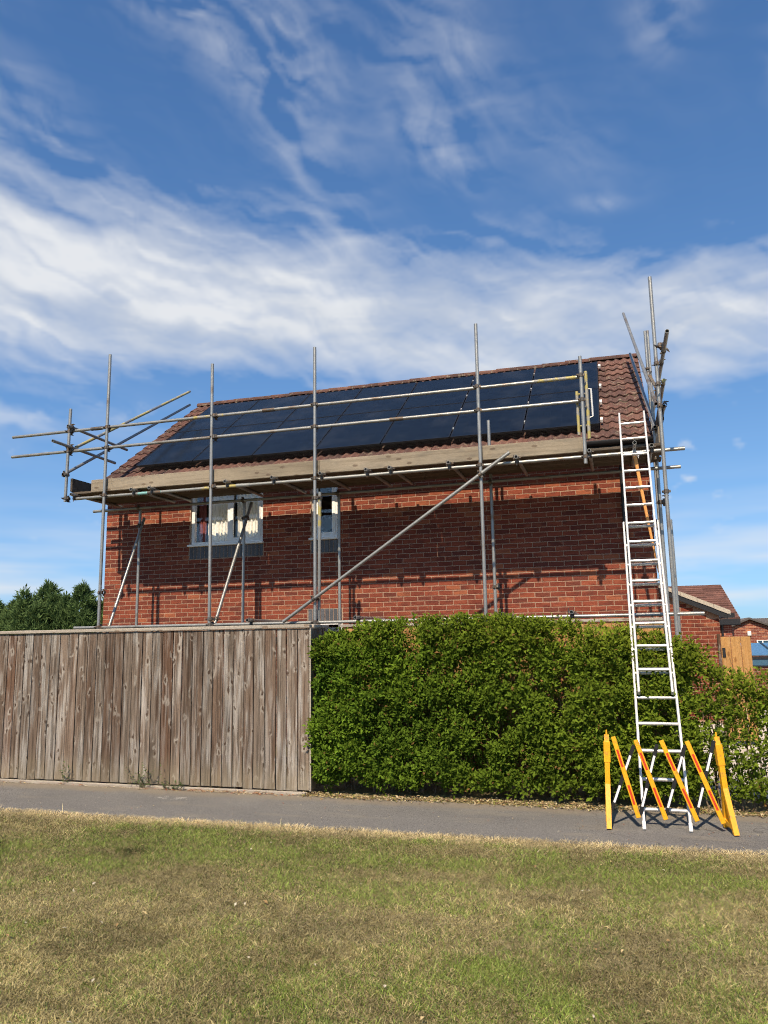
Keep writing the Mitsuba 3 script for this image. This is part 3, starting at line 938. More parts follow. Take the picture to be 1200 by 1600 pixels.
# braces
pole('brace_pole', [-4.60, YO - 0.055, 1.90], [-1.304, YO - 0.055, 4.085], label='long diagonal brace across the front of the scaffold')
clamp([-1.71, YO, 3.815], UP, [-1.71, YO - 0.055, 3.815], [0.83, 0, 0.55])
clamp([-4.135, YO, 2.21], UP, [-4.135, YO - 0.055, 2.21], [0.83, 0, 0.55])
pole('brace_pole', [-7.65, 10.30, 1.63], [-7.68, 11.30, 3.74])
clamp([-7.765, YI + 0.03, 3.6], UP, [-7.71, 11.235, 3.6], [0, 0.43, 0.9])
pole('brace_pole', [-5.74, 10.30, 1.90], [-5.74, 11.44, 3.90])
clamp([-5.79, YO, 1.97], UP, [-5.74, 10.34, 1.97], [0, 0.5, 0.87])
clamp([-5.80, YI + 0.03, 3.62], UP, [-5.74, 11.28, 3.62], [0, 0.5, 0.87])
pole('brace_pole', [-4.12, YO + 0.10, 1.6], [-4.045, YO - 0.03, 3.74], bands=[(0.76, 0.98, 'worn_yellow')], label='short pale pole strapped beside the middle upright')
clamp([-4.134, YO, 3.66], UP, [-4.048, YO - 0.025, 3.66], UP)
clamp([-7.72, YO, 2.42], UP, [-7.67, YO + 0.02, 2.42], YA)
clamp([-1.742, YI + .03, 2.36], UP, [-1.69, YI + .03, 2.36], XA)
clamp([-4.20, 10.25, 4.3], UP, [-4.133, YO, 4.3], UP) if False else None
# deck boards
seg = [(-8.44, -5.62), (-5.62, -2.7), (-2.7, 0.62)]
for r_ in range(5):
    y0 = 10.352 + r_ * 0.205
    for i, (a, b) in enumerate(seg):
        sh = RNG.uniform(-0.12, 0.12)
        a2 = a if i == 0 else a + sh_prev + 0.006
        b2 = b + sh if i < 2 else b + RNG.uniform(-0.05, 0.05)
        z = 4.028 + (a + 8.3) / 9.2 * 0.02 + RNG.uniform(0, 0.004)
        g = cbox(a2, b2, y0, y0 + 0.199, z, z + 0.038, 0.005)
        part(SC, 'board', g, 'shaded_deck_wood', uv=np.full((len(g.vertices), 2), RNG.random()))
        sh_prev = sh
# toe boards
for a, b, r1 in ((-8.01, -5.86, 0.75), (-5.855, -4.09, 0.35), (-4.085, -1.70, 0.95), (-1.695, -0.305, 0.6)):
    g = cbox(a, b, YO + 0.027, YO + 0.065, 4.062, 4.262, 0.005)
    g.apply_translation((0, 0.022, -0.03))
    part(SC, 'toe_board', g, 'scaffold_wood', uv=np.full((len(g.vertices), 2), r1))
g = cbox(-8.41, -8.37, 10.30, 11.3, 4.072, 4.29, 0.005)
part(SC, 'toe_board', g, 'shaded_deck_wood', uv=np.full((len(g.vertices), 2), 0.2))
g = cbox(0.655, 0.69, 10.32, 12.7, 4.36, 4.60, 0.005)
g = cbox(0.60, 0.64, 10.36, 11.35, 4.08, 4.30, 0.005)
part(SC, 'toe_board', g, 'scaffold_wood', uv=np.full((len(g.vertices), 2), 0.1))
g = cbox(-0.02, 0.02, -1.15, 1.15, -0.1, 0.1, 0.005)
g.apply_transform(trimesh.transformations.rotation_matrix(0.055, [1, 0, 0]))
g.apply_translation((0.668, 11.55, 4.56))
part(SC, 'edge_board', g, 'shaded_deck_wood', uv=np.full((len(g.vertices), 2), 0.1), label='brown board on edge along the right end of the deck')
# base plates
for x, y in [(o[0], YO) for o in outer] + [(i_[0], YI + 0.03) for i_ in inner] + [(0.638, YO), (0.735, YI), (0.75, 14.6), (0.80, 14.75)]:
    part(SC, 'base_plate', cbox(x - 0.07, x + 0.07, y - 0.07, y + 0.07, -0.03, 0.018, 0.004), 'clamp_steel')

# yellow self-closing gate at the ladder gap
GT = thing('scaffold_gate', 'worn yellow gate clamped to the short pole at the right end of the toe board', 'gate')
part(GT, 'bar', tube([-0.392, 10.36, 4.275], [-0.392, 10.36, 4.88], 0.020), 'worn_yellow', 30)
part(GT, 'bar', tube([-0.262, 10.36, 4.215], [-0.262, 10.36, 5.15], 0.022), 'worn_yellow', 30)
for z in (4.40, 4.66, 4.84):
    part(GT, 'rail', tube([-0.392, 10.36, z], [-0.262, 10.36, z], 0.012), 'worn_yellow', 30)
part(GT, 'handle', cat([tube([-0.255, 10.36, 4.90], [-0.197, 10.36, 4.90], 0.008), tube([-0.205, 10.36, 4.905], [-0.200, 10.36, 4.52], 0.013), tube([-0.255, 10.36, 4.50], [-0.197, 10.36, 4.52], 0.008)]), 'aluminium', 30)

# ------------------------------------------------------------------ ladder
LD = thing('extension_ladder', 'long silver two-section ladder leaning from the path up to the scaffold deck', 'ladder')
TH, SAG, LL = math.radians(56), 0.075, 5.4


def lad(s, x=0.0, off=0.0):
    """s metres up the ladder, x across, off in front of the lower section's plane"""
    b = -SAG * math.sin(math.pi * min(max(s, 0), LL) / LL) + off
    return np.array([0.257 + 0.005 * s + x, 7.275 + s * math.cos(TH) - b * math.sin(TH), s * math.sin(TH) + b * math.cos(TH)])


def stile(s0, s1, x, off, w=0.024, d=0.062, n=16):
    v, f = [], []
    N = np.array([0, -math.sin(TH), math.cos(TH)])
    prof = [(-w / 2, -d / 2), (w / 2, -d / 2), (w / 2, d / 2), (-w / 2, d / 2)]
    c = 0.006
    prof = [(-w / 2 + c, -d / 2), (w / 2 - c, -d / 2), (w / 2, -d / 2 + c), (w / 2, d / 2 - c), (w / 2 - c, d / 2), (-w / 2 + c, d / 2), (-w / 2, d / 2 - c), (-w / 2, -d / 2 + c)]
    for i in range(n + 1):
        p = lad(s0 + (s1 - s0) * i / n, x, off)
        for a, b in prof:
            v.append(p + [a, 0, 0] + N * b)
    for i in range(n):
        for j in range(8):
            k = (j + 1) % 8
            f += [[i * 8 + j, i * 8 + k, i * 8 + 8 + k], [i * 8 + j, i * 8 + 8 + k, i * 8 + 8 + j]]
    for j in range(1, 7):
        f += [[0, j + 1, j], [n * 8, n * 8 + j, n * 8 + j + 1]]
    return trimesh.Trimesh(np.array(v), np.array(f), process=False)


RS0, RSP = 0.183, 0.2765
for nm, s0, s1, hw, off, rr in (('base_section', 0.0, 3.56, 0.186, 0.0, range(0, 13)), ('sliding_section', 1.30, 5.34, 0.152, 0.068, range(5, 19))):
    q = part(LD, nm, cat([stile(s0, s1, -hw, off), stile(s0, s1, hw, off)]), 'aluminium')
    for k in rr:
        s = RS0 + RSP * k
        if s0 + 0.03 < s < s1 - 0.03:
            a, b = lad(s, -hw + 0.008, off), lad(s, hw - 0.008, off)
            N = np.array([0, -math.sin(TH), math.cos(TH)])
            part(q, 'rung', rings([a, b], [0.0165, 0.0165], 10), 'rung_aluminium', 30)
    for sx in (-1, 1):
        if nm == 'base_section':
            g = cbox(-0.0145, 0.0145, -0.034, 0.034, -0.015, 0.06, 0.005)
            g.apply_transform(trimesh.transformations.rotation_matrix(TH - math.pi / 2, [1, 0, 0]))
            g.apply_translation(lad(0.01, sx * hw))
            part(q, 'foot', g, 'white_paint')
            part(q, 'guide_bracket', cat([stile(3.42, 3.55, sx * (hw - 0.018), 0.036, 0.02, 0.04, 1)]), 'black_plastic')
        else:
            part(q, 'rung_hook', stile(1.60, 1.68, sx * (hw - 0.02), -0.045, 0.014, 0.05, 1), 'black_plastic')
# tie from the ladder to the ledger
OS = thing('ladder_strap', 'tapering orange strap hanging down behind the ladder rungs', 'strap')
part(OS, 'webbing', rings([[0.290, 10.21, 3.90], [0.335, 10.20, 3.50], [0.405, 10.22, 2.95], [0.445, 10.24, 2.66], [0.475, 10.25, 2.40]], [0.022, 0.021, 0.017, 0.012, 0.008], 8), 'orange_strap', 30)
part(OS, 'hook', coupler([0.288, R, 3.968], XA, [0.288, R - 0.06, 3.93], YA), 'aluminium')
pole('cross_tube', [0.29, 9.97, 4.02], [0.29, 11.4, 4.02])

# ------------------------------------------------------------------ folding barrier
BA = thing('folding_barrier', 'yellow expanding safety barrier with red striped slats in front of the ladder foot', 'barrier')
YS = 7.30


def slat(a, b, y, w, t):
    a, b = np.asarray(a, float), np.asarray(b, float)
    d = (b - a) / np.linalg.norm(b - a)
    L = np.linalg.norm(b - a)
    g = cbox(-L / 2, L / 2, -t / 2, t / 2, -w / 2, w / 2, 0.005)
    d3 = np.array([d[0], 0, d[1]])
    up = np.array([-d[1], 0, d[0]])
    M = np.eye(4)
    M[:3, 0], M[:3, 1], M[:3, 2] = d3, [0, 1, 0] if np.cross(up, d3)[1] > 0 else [0, -1, 0], up
    M[:3, 3] = [(a[0] + b[0]) / 2, y, (a[1] + b[1]) / 2]
    g.apply_transform(M)
    if g.volume < 0:
        g.invert()
    return g


OR = [((-0.139, 0.76), (0.031, 0.09)), ((0.047, 0.735), (0.253, 0.085)), ((0.257, 0.737), (0.501, 0.085)), ((0.464, 0.735), (0.705, 0.075))]
BK = [((0.030, 0.69), (-0.190, 0.14)), ((0.222, 0.70), (0.045, 0.11)), ((0.450, 0.70), (0.250, 0.11)), ((0.682, 0.74), (0.495, 0.12))]
lerp = lambda a, b, t: np.asarray(a) * (1 - t) + np.asarray(b) * t
for a, b in OR:
    q = part(BA, 'yellow_slat', slat(a, b, YS, 0.039, 0.014), 'yellow_plastic')
    for t0, t1 in ((0.16, 0.38), (0.60, 0.84)):
        part(q, 'red_strip', slat(lerp(a, b, t0), lerp(a, b, t1), YS - 0.0075, 0.018, 0.003), 'red_tape')
for a, b in BK:
    q = part(BA, 'black_slat', slat(a, b, YS + 0.02, 0.032, 0.012), 'black_plastic')
    for t0, t1 in ((0.16, 0.40), (0.62, 0.88)):
        part(q, 'white_strip', slat(lerp(a, b, t0), lerp(a, b, t1), YS + 0.013, 0.019, 0.003), 'white_tape')
for a, b in OR:
    for t in (0.06, 0.5, 0.94):
        c = lerp(a, b, t)
        part(BA, 'pivot', rings([[c[0], YS - 0.010, c[1]], [c[0], YS + 0.03, c[1]]], [0.008, 0.008], 8), 'yellow_plastic', 30)


def barrier_end(x, tilt, turn, name):
    """an A-shaped end frame, seen nearly edge-on: post with a front and a back leg"""
    from shapely.geometry import Polygon
    from shapely.ops import unary_union
    P = lambda pts: Polygon(pts)
    post = P([(-0.028, 0.0), (0.028, 0.0), (0.028, 0.70), (-0.028, 0.70)])
    top = P([(-0.026, 0.68), (0.026, 0.68), (0.012, 0.76), (-0.012, 0.76)])
    lf = P([(-0.16, -0.0), (-0.115, 0.0), (0.02, 0.33), (-0.028, 0.36)])
    lb = P([(0.16, 0.0), (0.115, 0.0), (-0.02, 0.33), (0.028, 0.36)])
    bar = P([(-0.14, 0.035), (0.14, 0.035), (0.13, 0.075), (-0.13, 0.075)])
    sh = unary_union([P([(-0.033, 0.30), (0.033, 0.30), (0.033, 0.70), (-0.033, 0.70)]), top, lf, lb, bar]).buffer(0.006).buffer(-0.006)
    g = trimesh.creation.extrude_polygon(sh, 0.042, engine='earcut')
    g.apply_transform(np.array([[0, 0, 1, -0.021], [1, 0, 0, 0], [0, 1, 0, 0], [0, 0, 0, 1.0]]))
    Mx = trimesh.transformations.rotation_matrix(tilt, [0, 1, 0])
    Mz = trimesh.transformations.rotation_matrix(turn, [0, 0, 1])
    g.apply_transform(Mz @ Mx)
    g.apply_translation((x, 7.35, 0.012))
    if g.volume < 0:
        g.invert()
    e = part(BA, 'end_frame', g, 'yellow_plastic')
    h = rings([[0, 0, 0.75], [0, 0, 0.80]], [0.009, 0.006], 8)
    s = box(-0.027, 0.027, -0.038, 0.038, 0.53, 0.70)
    for nm, q in (('peg', h), ('collar', s)):
        q.apply_transform(Mz @ Mx)
        q.apply_translation((x, 7.35, 0.012))
        part(e, nm, q, 'yellow_plastic', 30)
    return e


barrier_end(-0.222, 0.035, 0.05, 'l')
barrier_end(0.762, -0.075, 0.16, 'r')

# ------------------------------------------------------------------ wooden fence
FN = thing('wooden_fence', 'tall weathered grey-brown fence of upright boards beside the path', 'fence')
px = np.array([0, 33, 62, 92, 122, 152, 185, 218, 250, 283, 318, 350, 382, 415, 447, 480, 515, 550, 587, 625, 658, 695, 733, 768, 805, 842, 880, 915, 955, 995, 1032, 1072, 1113]) / 2.308
# joints between boards in metres along the fence (right end at -3.335)
_X = []
for u in px:
    d = right * ((u - 600) / 1210) + down * ((983 - 800) / 1210) + _f
    _X.append(d[0] * 8.10 / d[1])
FX = np.array(_X)
FX = np.concatenate([FX[0] - 0.127 * np.arange(30, 0, -1), FX])
FX = FX - FX[-1] - 3.340
for i in range(len(FX) - 1):
    g = cbox(FX[i] + 0.003 + RNG.uniform(0, 0.003), FX[i + 1] - 0.003 - RNG.uniform(0, 0.002), 8.10 + RNG.uniform(-0.004, 0.005), 8.122, 0.035 + RNG.uniform(-0.008, 0.008), 1.772, 0.003)
    part(FN, 'board', g, 'fence_wood', uv=np.full((len(g.vertices), 2), RNG.random()))
    if i % 2 == 0:
        pass
g = cbox(-12, -3.325, 8.07, 8.145, 1.776, 1.815, 0.005)
part(FN, 'cap_rail', g, 'pale_capping', uv=np.full((len(g.vertices), 2), 0.5))
for z in (0.3, 0.95, 1.6):
    g = cbox(-12, -3.36, 8.124, 8.17, z, z + 0.08, 0.004)
    part(FN, 'rail', g, 'fence_wood', uv=np.full((len(g.vertices), 2), 0.4))
for i, x in enumerate(np.arange(-11.5, -3.3, 1.8)):
    g = cbox(x - 0.05, x + 0.05, 8.172, 8.272, -0.03, 1.74, 0.005)
    part(FN, 'post', g, 'fence_wood', uv=np.full((len(g.vertices), 2), 0.3))
g = cbox(-3.338, -3.318, 8.098, 8.118, 0.03, 1.774, 0.003)
part(FN, 'corner_batten', g, 'pale_capping', uv=np.full((len(g.vertices), 2), 0.9))
for i in range(4):
    g = cbox(-3.340, -3.322, 8.121 + i * 0.122, 8.121 + i * 0.122 + 0.119, 0.035, 1.772, 0.003)
    part(FN, 'return_board', g, 'fence_wood', uv=np.full((len(g.vertices), 2), 0.6 + 0.09 * i))
g = cbox(-3.36, -3.30, 8.147, 8.62, 1.776, 1.813, 0.005)
part(FN, 'cap_rail', g, 'pale_capping', uv=np.full((len(g.vertices), 2), 0.35))

# garden fence behind the hedge: newer orange boards under a pale rail
GF = thing('garden_fence', 'orange-brown board fence half hidden behind the hedge', 'fence')
x = -3.30
while x < 0.40:
    w = 0.145
    g = cbox(x, x + w - 0.006, 9.05 + RNG.uniform(0, 0.004), 9.07, 0.03, 1.782, 0.003)
    part(GF, 'board', g, 'orange_timber', uv=np.full((len(g.vertices), 2), RNG.random()))
    x += w
g = cbox(-3.32, 0.43, 9.03, 9.10, 1.786, 1.822, 0.005)
part(GF, 'cap_rail', g, 'pale_capping', uv=np.full((len(g.vertices), 2), 0.6))
# side panel beyond
SF = thing('fence_panel', 'short orange board fence standing at the right behind the thin hedge', 'fence')
x = 1.42
hts = [1.575, 1.575, 1.575]
for i in range(3):
    g = cbox(x, x + 0.135, 12.95, 12.97, 0.05, 1.585, 0.003)
    part(SF, 'board', g, 'orange_timber', uv=np.full((len(g.vertices), 2), RNG.random()))
    x += 0.141
g = cbox(1.375, 1.415, 12.94, 13.02, 0.0, 1.63, 0.005)
part(SF, 'post', g, 'fence_wood', uv=np.full((len(g.vertices), 2), 0.95))
part(SF, 'latch', cbox(1.43, 1.475, 12.93, 12.949, 1.28, 1.42, 0.004), 'black_plastic')

# ------------------------------------------------------------------ hedge


def leaf_batch(base, dirs, normals, L, W, fold=0.25):
    """pointed oval leaves of four triangles each: base points, growth directions, normals (all n x 3)"""
    d = dirs / np.linalg.norm(dirs, axis=1, keepdims=True)
    s = np.cross(d, normals)
    s /= np.linalg.norm(s, axis=1, keepdims=True) + 1e-9
    nn = np.cross(s, d)
    L, W = np.broadcast_to(L, len(base))[:, None], np.broadcast_to(W, len(base))[:, None]
    tip = base + d * L - nn * L * 0.10
    mid = base + d * L * 0.5
    l = mid + s * W / 2 + nn * W * fold
    r = mid - s * W / 2 + nn * W * fold
    v = np.stack([base, l, tip, r, mid], 1).reshape(-1, 3)
    o = np.arange(len(base))[:, None] * 5
    f = np.stack([o + [0, 4, 1], o + [4, 2, 1], o + [0, 3, 4], o + [3, 2, 4]], 1).reshape(-1, 3)
    return v, f


def hedge_foliage(n, x0, x1, top, front, depth, rng, dens=None):
    """shoots scattered over the front, top and inside of the hedge, each carrying opposite pairs of leaves"""
    B, D, N, C = [], [], [], []
    shoots = 0
    want = n
    while shoots < want:
        m = want
        x = rng.uniform(x0, x1, m)
        t = top(x) - 0.05 + 0.05 * (meshkit.fbm(np.stack([x * 4, 0 * x, 0 * x], 1), 3, 9) - 0.5)
        z = rng.uniform(0.03, 1, m) ** 0.95 * t
        inner_ = rng.random(m) < 0.22
        dep = np.where(inner_, rng.uniform(0.1, depth, m), np.abs(rng.normal(0, 0.035, m)))
        lump = meshkit.fbm(np.stack([x * 3.1, z * 3.1, 0 * x + 2], 1), 4, 17)
        lump2 = meshkit.fbm(np.stack([x * 9, z * 9, 0 * x + 5], 1), 2, 19)
        taper = 0.10 * np.clip((0.3 - z) / 0.3, 0, 1) ** 1.3 + 0.10 * np.clip((z - t + 0.2) / 0.2, 0, 1) ** 2
        y = front + 0.30 * (0.60 - lump) + 0.22 * (0.5 - lump2) + dep + taper
        # the ladder presses the hedge back
        y = np.where(np.abs(x - 0.265) < 0.30, np.maximum(y, 7.275 + (z + 0.10) / math.tan(TH) + 0.10 + dep), y)
        keep = (lump2 + 0.5 * lump > 0.56 + 0.14 * rng.random(m)) | inner_ & (rng.random(m) < 0.8)
        keep &= ~((z < 0.09) & (rng.random(m) < 0.6))
        keep &= (x > -3.27) | (y > 8.2)
        if dens is not None:
            keep &= rng.random(m) < dens(x, z)
        x, y, z, dep = x[keep], y[keep], z[keep], dep[keep]
        B.append(np.stack([x, y, z], 1))
        shoots += len(x)
    P = np.concatenate(B)[:want]
    k = 8
    ax = np.stack([rng.normal(0, 0.45, want), rng.normal(-0.55, 0.4, want), rng.normal(0.75, 0.4, want)], 1)
    ax /= np.linalg.norm(ax, axis=1, keepdims=True)
    leaves, dirs, nors, cols = [], [], [], []
    tone = meshkit.fbm(P * [1.6, 1.6, 1.6] + 4, 3, 23)
    hue = rng.random(want)
    for j in range(k):
        t = (j + 0.5) / k
        len_ = 0.12
        b = P + ax * (len_ * t)[..., None] if np.ndim(t) else P + ax * len_ * t
        side = np.cross(ax, rng.normal(0, 1, (want, 3)))
        side /= np.linalg.norm(side, axis=1, keepdims=True)
        d = side + ax * (0.55 + 0.7 * t) + rng.normal(0, 0.15, (want, 3))
        nrm = np.stack([rng.normal(0, 0.5, want), rng.normal(-0.6, 0.45, want), rng.normal(0.75, 0.4, want)], 1)
        leaves.append(b + side * 0.004)
        dirs.append(d)
        nors.append(nrm)
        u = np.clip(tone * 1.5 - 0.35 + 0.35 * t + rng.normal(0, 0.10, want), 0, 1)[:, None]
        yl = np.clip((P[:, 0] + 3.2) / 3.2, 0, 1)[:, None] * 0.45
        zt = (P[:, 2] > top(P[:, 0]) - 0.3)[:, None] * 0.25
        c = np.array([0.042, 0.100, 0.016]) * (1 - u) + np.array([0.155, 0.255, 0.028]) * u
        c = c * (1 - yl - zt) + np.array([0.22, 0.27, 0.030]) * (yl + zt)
        c *= rng.uniform(0.55, 1.28, (want, 1))
        dead = rng.random(want) < 0.015
        c[dead] = [0.22, 0.13, 0.05]
        cols.append(c)
    base, dirs, nors, cols = map(np.concatenate, (leaves, dirs, nors, cols))
    n_ = len(base)
    L = rng.uniform(0.032, 0.060, n_)
    v, f = leaf_batch(base, dirs, nors, L, L * rng.uniform(0.42, 0.60, n_))
    return (v, f), np.repeat(cols, 5, 0)


def stems(n, x0, x1, top, y0, y1, rng, r0=0.007):
    ms = []
    for _ in range(n):
        x, y = rng.uniform(x0, x1), rng.uniform(y0, y1)
        h = top(np.array([x]))[0] * rng.uniform(0.6, 0.98)
        k = 6
        w = np.cumsum(rng.normal(0, 0.035, (k, 2)), 0)
        p = np.stack([x + w[:, 0], y + w[:, 1], np.linspace(-0.02, h, k)], 1)
        rr = np.linspace(r0 * rng.uniform(0.8, 1.6), 0.0025, k)
        for i in range(k - 1):
            ms.append(rings([p[i], p[i + 1]], [rr[i], rr[i + 1]], 5, cap=False))
            if rng.random() < 0.5:
                q = p[i + 1]
                ms.append(rings([q, q + [rng.normal(0, 0.12), rng.normal(-0.05, 0.1), rng.uniform(0.08, 0.25)]], [rr[i + 1], 0.002], 4, cap=False))
    return cat(ms)


hx = np.array([-3.6, -3.3, -3.0, -2.7, -2.2, -1.4, -0.65, -0.2, 0.05, 0.25, 0.55, 0.8])
hz = np.array([1.45, 1.62, 1.72, 1.80, 1.83, 1.84, 1.80, 1.72, 1.70, 1.66, 1.58, 1.45])
top1 = lambda x: np.interp(x, hx, hz)
rng = np.random.default_rng(21)
HG = thing('hedge', 'dense clipped green hedge between the wooden fence and the ladder', 'hedge')
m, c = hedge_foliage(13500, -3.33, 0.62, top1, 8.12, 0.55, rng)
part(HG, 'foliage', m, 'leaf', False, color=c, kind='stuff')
part(HG, 'stems', stems(110, -3.2, 0.6, top1, 8.42, 8.85, rng), 'twig', 30, kind='stuff')
top2 = lambda x: np.interp(x, [0.5, 0.65, 0.78, 0.93, 1.1, 1.3, 1.5, 2.2, 4.0], [1.62, 1.55, 1.46, 1.26, 1.22, 1.28, 1.30, 1.35, 1.4])
HG2 = thing('hedge', 'thin patchy green hedge to the right of the ladder, drive showing through', 'hedge')
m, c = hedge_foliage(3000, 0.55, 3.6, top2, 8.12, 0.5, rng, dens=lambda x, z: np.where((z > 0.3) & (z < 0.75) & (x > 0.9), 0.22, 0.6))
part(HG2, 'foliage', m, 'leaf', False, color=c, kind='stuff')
part(HG2, 'stems', stems(70, 0.6, 3.5, top2, 8.2, 8.7, rng), 'twig', 30, kind='stuff')

# leaf litter under the hedge
n = 3600
lx = rng.uniform(-3.4, 3.4, n)
ly = 8.06 + rng.normal(0, 0.07, n) + 0.04 * np.sin(lx * 3)
keep = ly > 7.86
lx, ly = lx[keep], ly[keep]
n = len(lx)
b = np.stack([lx, ly, rng.uniform(0.004, 0.022, n)], 1)
dd = np.stack([rng.normal(0, 1, n), rng.normal(0, 1, n), rng.normal(0, 0.3, n)], 1)
v, f = leaf_batch(b, dd, np.stack([rng.normal(0, 0.4, n), rng.normal(0, 0.4, n), np.ones(n)], 1), rng.uniform(0.018, 0.042, n), rng.uniform(0.012, 0.022, n))
pal = np.array([[0.30, 0.20, 0.10], [0.42, 0.33, 0.18], [0.16, 0.10, 0.06], [0.20, 0.20, 0.06], [0.50, 0.42, 0.27]])
struct('leaf_litter', (v, f), 'litter_flake', 'dry fallen leaves along the foot of the hedge', kind='stuff', color=np.repeat(pal[rng.integers(0, 5, n)], 5, 0))
# dry scraps along the fence foot
n = 420
lx = np.concatenate([rng.uniform(-8, -3.4, 150), rng.normal(-4.4, 0.45, 270)])
b = np.stack([lx, 8.03 - np.abs(rng.normal(0, 0.035, n)), rng.uniform(0.003, 0.012, n)], 1)
dd = np.stack([rng.normal(0, 1, n), rng.normal(0, 1, n), rng.normal(0, 0.2, n)], 1)
v, f = leaf_batch(b, dd, np.stack([rng.normal(0, 0.3, n), rng.normal(0, 0.3, n), np.ones(n)], 1), rng.uniform(0.015, 0.05, n), rng.uniform(0.01, 0.02, n))
pal2 = np.array([[0.36, 0.12, 0.06], [0.45, 0.36, 0.22], [0.25, 0.15, 0.08], [0.50, 0.44, 0.32]])
struct('path_debris', (v, f), 'litter_flake', 'dry scraps and crumbs along the foot of the fence', kind='stuff', color=np.repeat(pal2[rng.integers(0, 4, n)], 5, 0))

# weeds at the foot of the fence
for lab, x0, y0, h, k, sp in (('taller weed growing at the fence foot, the larger of two clumps', -5.30, 8.035, 0.30, 16, 0.16), ('small weed sprig against the fence boards, left of the larger clump', -6.42, 8.05, 0.26, 6, 0.05), ('low green weed in the path edge near the right part of the fence', -4.95, 8.02, 0.10, 9, 0.12)):
    W_ = thing('weed', lab, 'weed')
    bs, ds, ns, st = [], [], [], []
    for _ in range(k):
        p = np.array([x0 + rng.normal(0, sp * 0.5), y0 + rng.normal(0, 0.012), 0.0])
        q = p + np.array([rng.normal(0, sp * 0.5), -abs(rng.normal(0.02, 0.03)), h * rng.uniform(0.35, 1)])
        st.append(rings([p, q], [0.0022, 0.0012], 4, cap=False))
        for t in np.linspace(0.15, 1, 9):
            bs.append(p + (q - p) * t)
            ds.append([rng.normal(0, 1), rng.normal(-0.3, 0.7), rng.uniform(0.0, 0.8)])
            ns.append([rng.normal(0, 0.3), -0.4, 1])
    v, f = leaf_batch(np.array(bs), np.array(ds), np.array(ns), rng.uniform(0.02, 0.045, len(bs)), rng.uniform(0.008, 0.018, len(bs)))
    part(W_, 'leaves', (v, f), 'leaf', False, color=np.repeat(np.array([0.09, 0.14, 0.05]) * rng.uniform(0.7, 1.3, (len(bs), 1)), 5, 0), kind='stuff')
    part(W_, 'stalks', cat(st), 'twig')

# ------------------------------------------------------------------ grass


